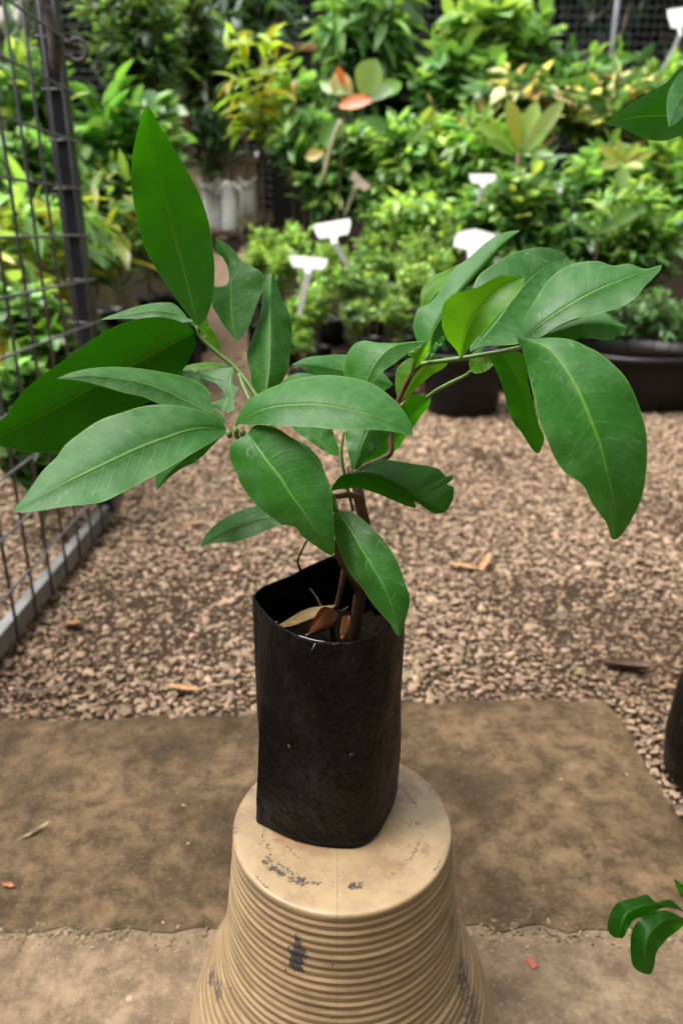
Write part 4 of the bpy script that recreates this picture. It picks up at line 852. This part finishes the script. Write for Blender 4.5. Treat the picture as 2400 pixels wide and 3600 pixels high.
rosette('yellow green rosette of large upright leaves on a thick dark stem', 'rosette_plant', 3.3, (1190, 350), (1190, 440), [
    (1190, 345, 1170, 222, 0, YEL, .34), (1195, 345, 1235, 225, .05, (0.24, 0.36, 0.06), .34), (1200, 350, 1295, 225, -.05, (0.32, 0.40, 0.14), .28), (1185, 350, 1095, 275, 0, (0.20, 0.33, 0.03), .30), (1180, 355, 1125, 320, -.1, (0.17, 0.30, 0.04), .3), (1200, 355, 1270, 350, -.1, (0.15, 0.30, 0.06), .3), (1210, 350, 1250, 300, -.14, (0.22, 0.34, 0.08), .3)], None, stem_r=.014)
rosette('pale yellow rosette plant near the right edge', 'rosette_plant', 3.3, (1425, 375), (1422, 470), [
    (1425, 372, 1375, 330, 0, YEL, .4), (1425, 372, 1420, 318, 0, (0.36, 0.38, 0.08), .42), (1428, 372, 1470, 325, 0, (0.32, 0.36, 0.05), .4), (1428, 375, 1505, 345, 0, YEL, .3), (1422, 378, 1385, 375, -.08, (0.40, 0.42, 0.10), .4), (1430, 380, 1475, 380, -.08, (0.30, 0.35, 0.06), .4), (1425, 380, 1430, 430, -.1, (0.12, 0.22, 0.03), .5)], None)
# large pale blades low on the right
rosette('young plant with one long slanting pale leaf on the right', 'leafy_plant', 2.95, (1372, 540), (1370, 600), [(1370, 540, 1495, 455, -.03, (0.13, 0.24, 0.06), .24), (1375, 540, 1320, 500, 0, (0.09, 0.19, 0.04), .3), (1375, 540, 1400, 480, .05, (0.09, 0.19, 0.05), .25)], None, stem_r=.004)

# low ferny seedlings in black pots; nothing tells the ones of a row apart
def seedling_row(spots, label, group, cat, rx, rz, tw, per, size, col, tpl, pot, name='seedling', **kw):
    for (cx, cy, y) in spots:
        plant(name, label, cat, cx, cy, y, rx*random.uniform(.85, 1.15), rz*random.uniform(.85, 1.15), tw, per, size, col, tpl, group=group, pot=pot, **kw)
seedling_row([(590, 590, 3.35), (650, 600, 3.2), (730, 640, 3.1), (610, 560, 3.6), (680, 560, 3.55), (760, 590, 3.4)], 'bright ferny seedling in a black pot, among those around the white labels', 'ferny seedlings around the white labels', 'seedling', 48, 45, 34, 11, 17, LIME, 'fine', (.055, .10, 'bag'), col2=BRI, mix2=.5, stem_r=.003, pair=True, droop=.25)
seedling_row([(690, 710, 2.85), (690, 780, 2.8), (725, 690, 2.95)], 'bright ferny seedling under the lowest T shaped label', 'ferny seedlings under the lowest label', 'seedling', 36, 38, 28, 11, 17, LIME, 'fine', (.05, .09, 'bag'), col2=BRI, mix2=.5, stem_r=.003, pair=True, droop=.25)
seedling_row([(800, 640, 3.0), (850, 600, 3.2), (880, 660, 2.95), (820, 720, 2.8), (905, 720, 2.8), (860, 560, 3.5), (930, 600, 3.2)], 'small green seedling with dense tiny leaves right of the white labels', 'dense small seedlings right of the white labels', 'seedling', 52, 46, 42, 11, 15, GR, 'fine', (.055, .10, 'bag'), col2=LIME, mix2=.35, stem_r=.003, pair=True, droop=.35)
seedling_row([(960, 570, 3.3), (1010, 610, 3.1), (950, 640, 3.0), (1040, 560, 3.4)], 'tufted lime seedling left of the half hidden label', 'tufted seedlings by the half hidden label', 'seedling', 40, 46, 36, 10, 16, LIME, 'fine', (.055, .10, 'bag'), col2=GR, mix2=.4, stem_r=.003, pair=True, droop=.2)
seedling_row([(860, 440, 4.0), (920, 420, 4.1), (880, 500, 3.8), (1020, 420, 3.9), (980, 450, 3.8)], 'small leaved green seedling in the middle rows between the labels', 'small seedlings in the middle rows', 'seedling', 55, 48, 42, 10, 18, BRI, 'oval', (.06, .10, 'bag'), col2=GR, mix2=.5, stem_r=.003)
seedling_row([(1190, 620, 2.9), (1330, 640, 2.85), (1250, 650, 2.8)], 'low small leaved plant behind the right hand branch of the sapling', 'low plants behind the right hand branch', 'seedling', 70, 45, 50, 10, 20, GR, 'oval', (.08, .10, 'pot'), col2=BLU, mix2=.3, stem_r=.003)
# tubs standing on the gravel edge
def tub(label, cx_px, by_px, y, r, h, plants):
    q = FD(cx_px, by_px, y); root = thing('plant_tub', label, 'plant tub', (q[0], y, float(gz(y))-0.004))
    c = np.array([q[0], y, float(gz(y))-0.004]); b = MB()
    b.lathe([(0.001, 0), (r*.80, 0), (r*.84, h*.05), (r*.93, h*.6), (r*.97, h*.86), (r*1.06, h*.88), (r*1.08, h*.93), (r*1.07, h*.985), (r*1.03, h), (r*.97, h*.97), (r*.94, h*.7)], c, 48); b.build('tub', M_POT, root)
    b = MB(); b.lathe([(0.001, h*.86), (r*.5, h*.85), (r*.95, h*.83)], c, 32); b.build('soil', M_SOIL, root)
    for k, (dx, dz, rx, rz, tw, per, size, col, tpl) in enumerate(plants):
        SEED[0] += 1
        crown(root, np.random.default_rng(SEED[0]), c + (dx*.5, 0, h*.86), c + (dx, 0, h+dz), (rx, rx*.7, rz), tw, per, size, col, tpl, stem_r=.003, along=.25)
    return root
tub('round black plastic tub standing on the gravel behind the right hand branch', 1060, 905, 2.60, .150, .215, [(-.05, .10, .12, .10, 40, 9, .05, MID, 'oval'), (.06, .08, .1, .09, 34, 9, .045, GR, 'oval')])
tub('wide black plastic tub with low weeds on the gravel at the right edge', 1460, 890, 2.74, .235, .20, [(-.08, .09, .13, .09, 46, 9, .035, GR, 'fine'), (.06, .12, .13, .10, 46, 9, .04, GR, 'long'), (.17, .09, .10, .08, 26, 8, .04, BRI, 'long')])
tub('black plastic tub on the gravel beyond the frame edge, right of the wide one', 1700, 880, 2.80, .16, .20, [(-.02, .12, .16, .12, 46, 9, .045, GR, 'oval')])

# ------------------------------------------------------------------ plants behind the gate on the left
left = [
 ('shrub', 'bushy green plant seen through the gate at the top left', 60, 180, 2.9, 110, 110, 80, 9, 40, GR, 'oval', dict(col2=LIME, mix2=.25)),
 ('shrub', 'bushy light green plant left of the gate post halfway up', 70, 370, 2.7, 120, 80, 70, 9, 40, BRI, 'broad', dict(col2=GR, mix2=.5)),
 ('shrub', 'fine leaved green plant right of the gate post', 225, 380, 3.2, 80, 60, 70, 9, 28, BRI, 'oval', dict(col2=GR, mix2=.4)),
 ('shrub', 'tall drooping plant with yellowing leaves right of the gate post', 250, 455, 2.75, 95, 55, 20, 5, 82, BRI, 'long', dict(col2=YEL, mix2=.35, droop=.9)),
 ('shrub', 'drooping green plant beside the tallest sapling leaf', 330, 500, 2.9, 65, 55, 18, 5, 70, GR, 'long', dict(col2=LIME, mix2=.3, droop=.9)),
 ('shrub', 'drooping plant with yellow green leaves behind the gate mesh', 70, 480, 2.4, 120, 65, 26, 5, 92, BRI, 'long', dict(col2=YEL, mix2=.35, droop=.9)),
 ('shrub', 'yellowish plant behind the gate mesh at the far left edge', -30, 570, 2.2, 110, 70, 28, 5, 84, LIME, 'long', dict(col2=YEL, mix2=.4, droop=.9)),
 ('shrub', 'plant with a few yellow leaves low behind the gate post', 165, 560, 2.6, 80, 36, 14, 4, 74, GR, 'long', dict(col2=YEL, mix2=.4, droop=.9)),
 ('shrub', 'small round leaved plant behind the gate mesh on the left', 60, 700, 1.75, 80, 60, 34, 7, 44, BRI, 'broad', dict(col2=GR, mix2=.4, pot=(.05, .1, 'bag'))),
 ('shrub', 'small green plant beside the blue tag behind the gate', 110, 770, 1.7, 60, 50, 26, 7, 38, (0.13, 0.28, 0.05), 'broad', dict(col2=GR, mix2=.3, pot=(.05, .1, 'bag'))),
 ('shrub', 'low green plant behind the gate at the left edge, under the blue tag', 20, 860, 1.55, 70, 60, 30, 7, 42, GR, 'broad', dict(col2=BRI, mix2=.4, pot=False)),
 ('shrub', 'low dark green plant behind the lowest part of the gate mesh', 60, 1010, 1.45, 90, 60, 30, 7, 40, MID, 'broad', dict(col2=GR, mix2=.4, pot=False)),
]
for nm, lab, cx, cy, y, rx, rz, tw, per, sz_, col, tpl, kw in left:
    kw.setdefault('stem_r', .0045); kw.setdefault('pot', (.06, .13, 'bag'))
    plant(nm, lab, 'shrub', cx, cy, y, rx, rz, tw, per, sz_, col, tpl, stem_mat=M_GSTEM, **kw)
# black bags of soil standing in the shade left of the path
def bag_thing(px, y, r, h, label, group=None):
    q = FD(px, 620, y); root = thing('grow_bag', label, 'grow bag', (q[0], y, float(gz(y))-0.004), group)
    pot_part(root, (q[0], y, float(gz(y))-0.004), r, h, 'bag', False, taper=.95); return root
for (px, y) in ((215, 2.75), (260, 2.95), (300, 3.1), (345, 3.2), (390, 3.35), (180, 2.6), (300, 2.7), (350, 2.85), (235, 2.5), (275, 2.55), (410, 3.0), (430, 3.3), (395, 2.8), (240, 3.2), (200, 3.1)):
    bag_thing(px, y, .07, random.uniform(.17, .24), 'black soil filled grow bag in the shaded row right of the gate post', 'black grow bags right of the gate post')
for (px, y) in ((120, 1.95), (60, 1.95), (0, 1.9), (20, 2.1), (100, 2.15)):
    bag_thing(px, y, .05, random.uniform(.13, .17), 'black soil filled grow bag in the row behind the gate mesh', 'black grow bags behind the gate')
q = FD(110, 803, 1.72); b = MB(); b.box(q, (.022*1.3, .003, .010*1.3)); o = b.build('plant_tag', M_BLUE, None, False)
b = MB(); b.tube([q + (0, .003, -.004), q + (0.004, .003, -.16)], .0016, 5); st_ = thing('plant_tag', 'small blue plastic tag on a stalk behind the gate mesh', 'plant tag', q); 
o.name = 'label_plate'; o.data.transform(__import__('mathutils').Matrix.Translation(-Vector(q))); o.parent = st_; b.build('stalk', M_POT, st_)

# ------------------------------------------------------------------ white bags, wall, crate, stake
def white_bag(label, px, w_px, top, bot, y, lean):
    a, e = FD(px, bot, y), FD(px, top, y); r = px2m(w_px/2, y, bot); h = e[2]-a[2]
    root = thing('white_bag', label, 'bag', (a[0], y, a[2])); rng = np.random.default_rng(px)
    n = 20; V = []
    pr = [(.05, 0), (.9, .0), (1.0, .06), (1.02, .3), (.98, .6), (.92, .78), (1.02, .9), (1.15, 1.0), (1.02, .97), (.85, .75), (.05, .72)]
    for (rr_, zz) in pr:
        for k in range(n):
            an = 2*math.pi*k/n; w = 1 + 0.07*math.sin(3*an+px) + .05*rng.normal()*(zz > .5)
            V.append((a[0] + r*rr_*w*math.cos(an) + lean*zz*r, y + r*rr_*w*math.sin(an), a[2] + h*zz*(1 + .09*math.sin(2*an+px)*(zz > .85))))
    Fc = [(i*n+k, i*n+(k+1) % n, (i+1)*n+(k+1) % n, (i+1)*n+k) for i in range(len(pr)-1) for k in range(n)]
    mesh_obj('bag', V, Fc, simple('white_film', (0.93, 0.90, 0.87), 0.5, var=.08), root)
    b = MB(); b.lathe([(.001, h*.80), (r*.85, h*.79)], (a[0]+lean*.8*r, y, a[2]), 16); b.build('soil', M_SOIL, root)
    b = MB(); b.tube([(a[0], y, a[2]+h*.7), (a[0]+.02, y+.02, a[2]+h*1.6), (a[0]-.01, y+.03, a[2]+h*3)], [.007, .006, .004], 6); b.build('stem', M_STEM, root)
white_bag('white plastic grow bag at the path end, leftmost of the three', 492, 42, 418, 528, 4.95, -.25)
white_bag('white plastic grow bag at the path end, front one of the three', 533, 40, 425, 532, 4.85, .0)
white_bag('white plastic grow bag beside the black pot, rightmost of the three at the path end', 567, 34, 412, 500, 5.05, .2)
a, e = FD(400, 372, 5.75), FD(590, 440, 5.75)
b = MB(); b.box(((a[0]+e[0])/2, 5.8, (a[2]+.4)/2), (e[0]-a[0], .1, a[2]-.4)); wl = b.build('wall', M_BEIGE, None, False); bv = wl.modifiers.new('soft', 'BEVEL'); bv.width = .012; bv.segments = 2
wr_ = thing('low_wall', 'low beige rendered wall behind the white bags', 'wall', ((a[0]+e[0])/2, 5.8, .5)); wl.data.transform(__import__('mathutils').Matrix.Translation(-Vector(wr_.location))); wl.parent = wr_
b = MB(); b.box(((a[0]+e[0])/2, 5.8, a[2]+.015), (e[0]-a[0]+.03, .13, .03)); b.build('coping', M_BEIGE, wr_, False)
cr = FD(448, 318, 5.3); crate = thing('plastic_crate', 'red plastic crate in the shade above the white bags', 'crate', cr)
w, h, dd = px2m(44, 5.3, 320), px2m(70, 5.3, 320), .16
b = MB()
for zz in (0, .3, .62, 1):
    b.box(cr + (0, -dd/2, h*(zz-.5)), (w, .008, .007 if 0 < zz < 1 else .020)); b.box(cr + (0, dd/2, h*(zz-.5)), (w, .008, .007)); b.box(cr + (-w/2, 0, h*(zz-.5)), (.008, dd-.012, .007)); b.box(cr + (w/2, 0, h*(zz-.5)), (.008, dd-.012, .007))
for k in range(6): b.box(cr + (-w/2 + w*k/5, -dd/2-.0045, 0), (.006, .006, h+.01))
b.build('lattice', M_REDPL, crate, False)
b = MB(); b.box(cr + (0, 0, -h/2-.016), (w+.02, dd+.03, .012)); b.build('base', M_POT, crate, False)
p0 = FD(672, 115, 5.9); hz = px2m(15, 5.9, 115); wz = px2m(110, 5.9, 115); zg = float(gz(5.9))
b2 = thing('brick_pier', 'shaded dark wall with an orange brick coping among the leaves at the top', 'wall', (p0[0], 5.9, zg))
b = MB(); b.box((p0[0], 5.9, (zg+p0[2])/2 - hz/2), (wz, .12, p0[2]-zg-.0)); b.build('wall', simple('dark_wall', (0.02, 0.018, 0.014), 0.9), b2, False)
b = MB(); b.box((p0[0], 5.9, p0[2]), (wz+.02, .16, hz)); kb = b.build('coping', M_BRICK, b2, False); bv = kb.modifiers.new('soft', 'BEVEL'); bv.width = .008; bv.segments = 2
a, e = FD(668, 420, 4.25), FD(676, 188, 4.25)
b = MB(); P = [a*(1-t)+e*t for t in np.linspace(0, 1, 13)]; b.tube(P, [.010 if i % 4 else .0125 for i in range(13)], 8); sk = b.build('bamboo_stake', simple('bamboo', (0.40, 0.25, 0.09), 0.5, var=.35, scale=14)); tag(sk, 'upright brown bamboo stake beside the slender yellow green plant', 'stake')
a, e = FD(740, 425, 3.85), FD(782, 275, 3.85)
b = MB(); b.tube(smooth_path([a, a*.6+e*.4+(-.01, 0, 0), e], 8), np.linspace(.011, .007, 8), 8); tag(b.build('wooden_stake', simple('pale_bark', (0.40, 0.32, 0.2), 0.6, var=.3)), 'slanting pale stick under the orange leaves', 'stake')

# ------------------------------------------------------------------ T shaped plant labels
def t_label(label, y, head, foot, w_px, h_px, tilt=0.0, house=False, yaw=0.0, mat=None):
    mat = mat or M_WHITE
    a, e = FD(*head, y), FD(*foot, y); w, h = px2m(w_px, y, head[1]), px2m(h_px, y, head[1])
    root = thing('plant_label', label, 'plant label', (e[0], y, e[2]))
    ax = nrm((a-e)[None])[0]; rg = np.array([math.cos(yaw), math.sin(yaw), 0]); rg = rg - ax*np.dot(rg, ax); rg = rg/np.linalg.norm(rg)
    ax = nrm((ax + np.array([0, .33, 0]))[None])[0]; rg = rg - ax*np.dot(rg, ax); rg = rg/np.linalg.norm(rg)
    R0 = rg*math.cos(tilt) + ax*math.sin(tilt); U0 = -rg*math.sin(tilt) + ax*math.cos(tilt); N0 = np.cross(R0, U0); t2 = .0012
    out = [(-.5, .5), (.5, .5), (.5, .1), (.40, -.45), (.12, -.45), (.07, -.9), (-.07, -.9), (-.12, -.45), (-.40, -.45), (-.5, .1)]
    if house: out = [(-.42, .35), (0, .62), (.5, .42), (.5, -.1), (.18, -.5), (.14, -1.0), (-.12, -1.0), (-.16, -.5), (-.5, -.4), (-.5, .05)]
    V = [a + R0*x*w + U0*z_*h + N0*s*t2 for s in (-1, 1) for x, z_ in out]; n = len(out)
    Fc = [tuple(range(n)), tuple(range(2*n-1, n-1, -1))] + [(i, i+n, (i+1) % n + n, (i+1) % n) for i in range(n)]
    mesh_obj('head', V, Fc, mat, root, False)
    s0 = a - U0*h*.85
    b = MB(); sw = w*.095; V = [s0 - rg*sw - N0*.0015, s0 + rg*sw - N0*.0015, s0 + rg*sw + N0*.0008, s0 - rg*sw + N0*.0008, e - rg*sw*.55 - N0*.0015, e + rg*sw*.55 - N0*.0015, e + rg*sw*.55 + N0*.0008, e - rg*sw*.55 + N0*.0008]
    b.add(V, [(0,1,5,4),(1,2,6,5),(2,3,7,6),(3,0,4,7),(4,5,6,7),(3,2,1,0)]); b.build('stalk', mat, root, False)
    return root
t_label('white T shaped plant label on a long stalk, lowest and leftmost', 2.75, (708, 604), (686, 725), 86, 28, .12)
t_label('white T shaped plant label tilted to one side, above and right of the lowest label', 2.9, (764, 527), (800, 612), 84, 36, -.28)
t_label('small white T shaped plant label under the yellow green rosette', 3.2, (1108, 411), (1094, 470), 62, 22, .2)
t_label('white house shaped plant label half hidden behind the sapling leaf', 2.75, (1088, 553), (1070, 640), 92, 44, .08, house=True)
t_label('worn beige plant label leaning among the seedlings in the centre', 3.7, (826, 418), (790, 496), 52, 20, -.25, mat=simple('weathered_plastic', (0.36, 0.29, 0.21), 0.7, var=.35))
q = FD(1552, 42, 4.6)
t_label('white rectangular plant label on a slanting stick at the top right corner', 4.6, (1556, 42), (1520, 160), 46, 44, .35)
t_label('tiny white plant label glimpsed among leaves right of the rosette', 3.3, (1280, 432), (1276, 470), 24, 24, 0)

# ------------------------------------------------------------------ gate
GX, GY = -0.517, 1.536
gate = thing('mesh_gate', 'open dark steel gate of welded wire mesh on the left', 'gate', (GX, GY, 0))
ZB, ZTOP, YN = 0.035, 1.42, 0.35
b = MB(); b.box((GX, GY, (0.02+ZTOP)/2), (.034, .036, ZTOP-.02)); po = b.build('post', M_STEEL, gate, False); bv = po.modifiers.new('soft', 'BEVEL'); bv.width = .003; bv.segments = 2
for sx in (-1, 1):
    b = MB(); b.box((GX + sx*.0155, GY-.0195, (0.02+ZTOP)/2), (.0035, .003, ZTOP-.03)); b.build('post_flange', M_WIRE, gate, False)
b = MB(); b.box((GX, YN, (0.02+ZTOP)/2), (.034, .036, ZTOP-.02)); po = b.build('post', M_STEEL, gate, False); bv = po.modifiers.new('soft', 'BEVEL'); bv.width = .003; bv.segments = 2
b = MB(); b.box((GX, (GY+YN)/2, 0.022), (.020, GY-YN-.036, .034)); ra = b.build('bottom_rail', M_GALV, gate, False); bv = ra.modifiers.new('soft', 'BEVEL'); bv.width = .002; bv.segments = 2
b = MB(); b.box((GX, (GY+YN)/2, ZTOP-.017), (.030, GY-YN-.036, .034)); b.build('top_rail', M_STEEL, gate, False)
b = MB(); wx = GX + .0195
y_ = GY - .03
while y_ > YN + .02:
    b.tube([(wx, y_, .012), (wx, y_, ZTOP-.01)], .0028, 6); y_ -= .073
z_ = .10
while z_ < ZTOP-.03:
    b.tube([(wx + .0046, GY+.016, z_), (wx+.0046, .9, z_), (wx + .0046, YN-.01, z_)], .0024, 6); b.tube([(GX-.022, GY-.0205, z_), (wx+.0046, GY-.0205, z_)], .0024, 6); z_ += .082
b.build('wire_mesh', M_WIRE, gate)
# bent latch bar and its ring at the top of the post
def GP(px, py, dx=0.0):
    d = ray(px*K, py*K); return np.array([0, 0, HC]) + d*((GY-.03)/d[1])
b = MB(); P = smooth_path([GP(88, -60), GP(100, 0), GP(115, 45), GP(124, 90), GP(127, 130), GP(130, 178)], 24)
b.tube(P, [.0115]*21 + [.0105, .008, .004], 12); b.build('latch_bar', M_RUST, gate)
c0 = GP(178, 115); b = MB()
b.tube([c0 + .017*np.array([math.cos(a), 0.15*math.sin(a), math.sin(a)]) for a in np.linspace(0, 2*math.pi, 25)], .0042, 8, False)
b.tube([GP(150, 92), c0 + (-.015, 0, .006)], .005, 8); b.tube([GP(150, 135), c0 + (-.015, 0, -.006)], .005, 8); b.build('latch_ring', M_RUST, gate)

# ------------------------------------------------------------------ neighbours reaching in from the right
r1 = thing('sapling', 'large leaved sapling in a black bag cut off by the right edge', 'sapling', (.452, .70, 0))
b = MB(); n = 32; prof = [(.001, 0), (.060, 0), (.070, .008), (.074, .05), (.070, .11), (.060, .17), (.052, .20), (.050, .20), (.055, .16)]
b.lathe(prof, (.452, .70, 0), n); b.build('grow_bag', M_BAG, r1)
b = MB(); b.lathe([(.001, .172), (.055, .170)], (.452, .70, 0), 24); b.build('soil', M_SOIL, r1)
b = MB(); e = FD(1690, 215, .58); b.tube(smooth_path([(.452, .70, .17), (.47, .69, .45), (.455, .64, .66), e], 14), np.linspace(.005, .0025, 14), 8); b.build('stem', M_BARK, r1)
leaf(r1, 10, [(1790,470),(1700,500),(1560,530),(1380,537),(1193,566)], [(1720,330),(1640,270),(1568,298),(1490,378),(1400,430),(1320,480),(1240,545)], [(1740,600),(1650,610),(1568,622),(1470,648),(1400,640),(1330,612),(1285,588),(1230,575)], .58, .52, .016, -.006, mat=LD, seed=41)
leaf(r1, 10, [(1780,460),(1700,390),(1600,400),(1545,470),(1500,585)], [(1690,340),(1580,320),(1510,400),(1494,450),(1494,540)], [(1700,450),(1640,470),(1580,520),(1530,570)], .57, .505, .006, -.004, mat=M_LEAF, seed=42)
leaf(r1, 10, [(1780,470),(1850,600),(1900,760)], [(1760,560),(1800,700),(1860,750)], [(1850,540),(1930,620),(1930,720)], .58, .55, .006, 0, mat=M_LEAF, seed=43)
r2 = thing('seedling', 'small glossy leaved seedling cut off by the lower right edge', 'seedling', (.335, .42, -.006))
pot_part(r2, (.335, .42, -.006), .048, .10, 'pot', True)
b = MB(); h0 = F(*S(11, [(1660, 800)])[0], .41); b.tube(smooth_path([(.335, .42, .08), (.325, .42, .12), h0 + (.01, 0, .0)], 8), np.linspace(.003, .0015, 8), 7)
b.tube([h0 + (.01, 0, 0), F(*S(11, [(1560, 785)])[0], .41)], .0009, 6); b.tube([h0 + (.01, 0, 0), F(*S(11, [(1568, 825)])[0], .40)], .0009, 6); b.build('stem', M_GSTEM, r2)
leaf(r2, 11, [(1575,790),(1480,760),(1400,760),(1310,800),(1270,912)], [(1500,735),(1440,745),(1400,713),(1350,725),(1260,755),(1225,820),(1225,885),(1250,908)], [(1480,772),(1400,810),(1340,830),(1310,880),(1288,912)], .41, .375, .012, .0, .39, LD, .0022, 44)
leaf(r2, 11, [(1580,825),(1480,830),(1420,880),(1390,970),(1410,1080)], [(1480,785),(1390,810),(1340,860),(1325,950),(1345,1050),(1385,1075)], [(1568,850),(1490,920),(1445,980),(1432,1050),(1420,1075)], .40, .365, .010, .008, .375, LD, .0020, 45)
leaf(r2, 11, [(1640,800),(1580,720),(1523,638)], [(1590,760),(1540,690)], [(1640,740),(1570,670)], .41, .40, 0, .004, mat=LD, seed=46)
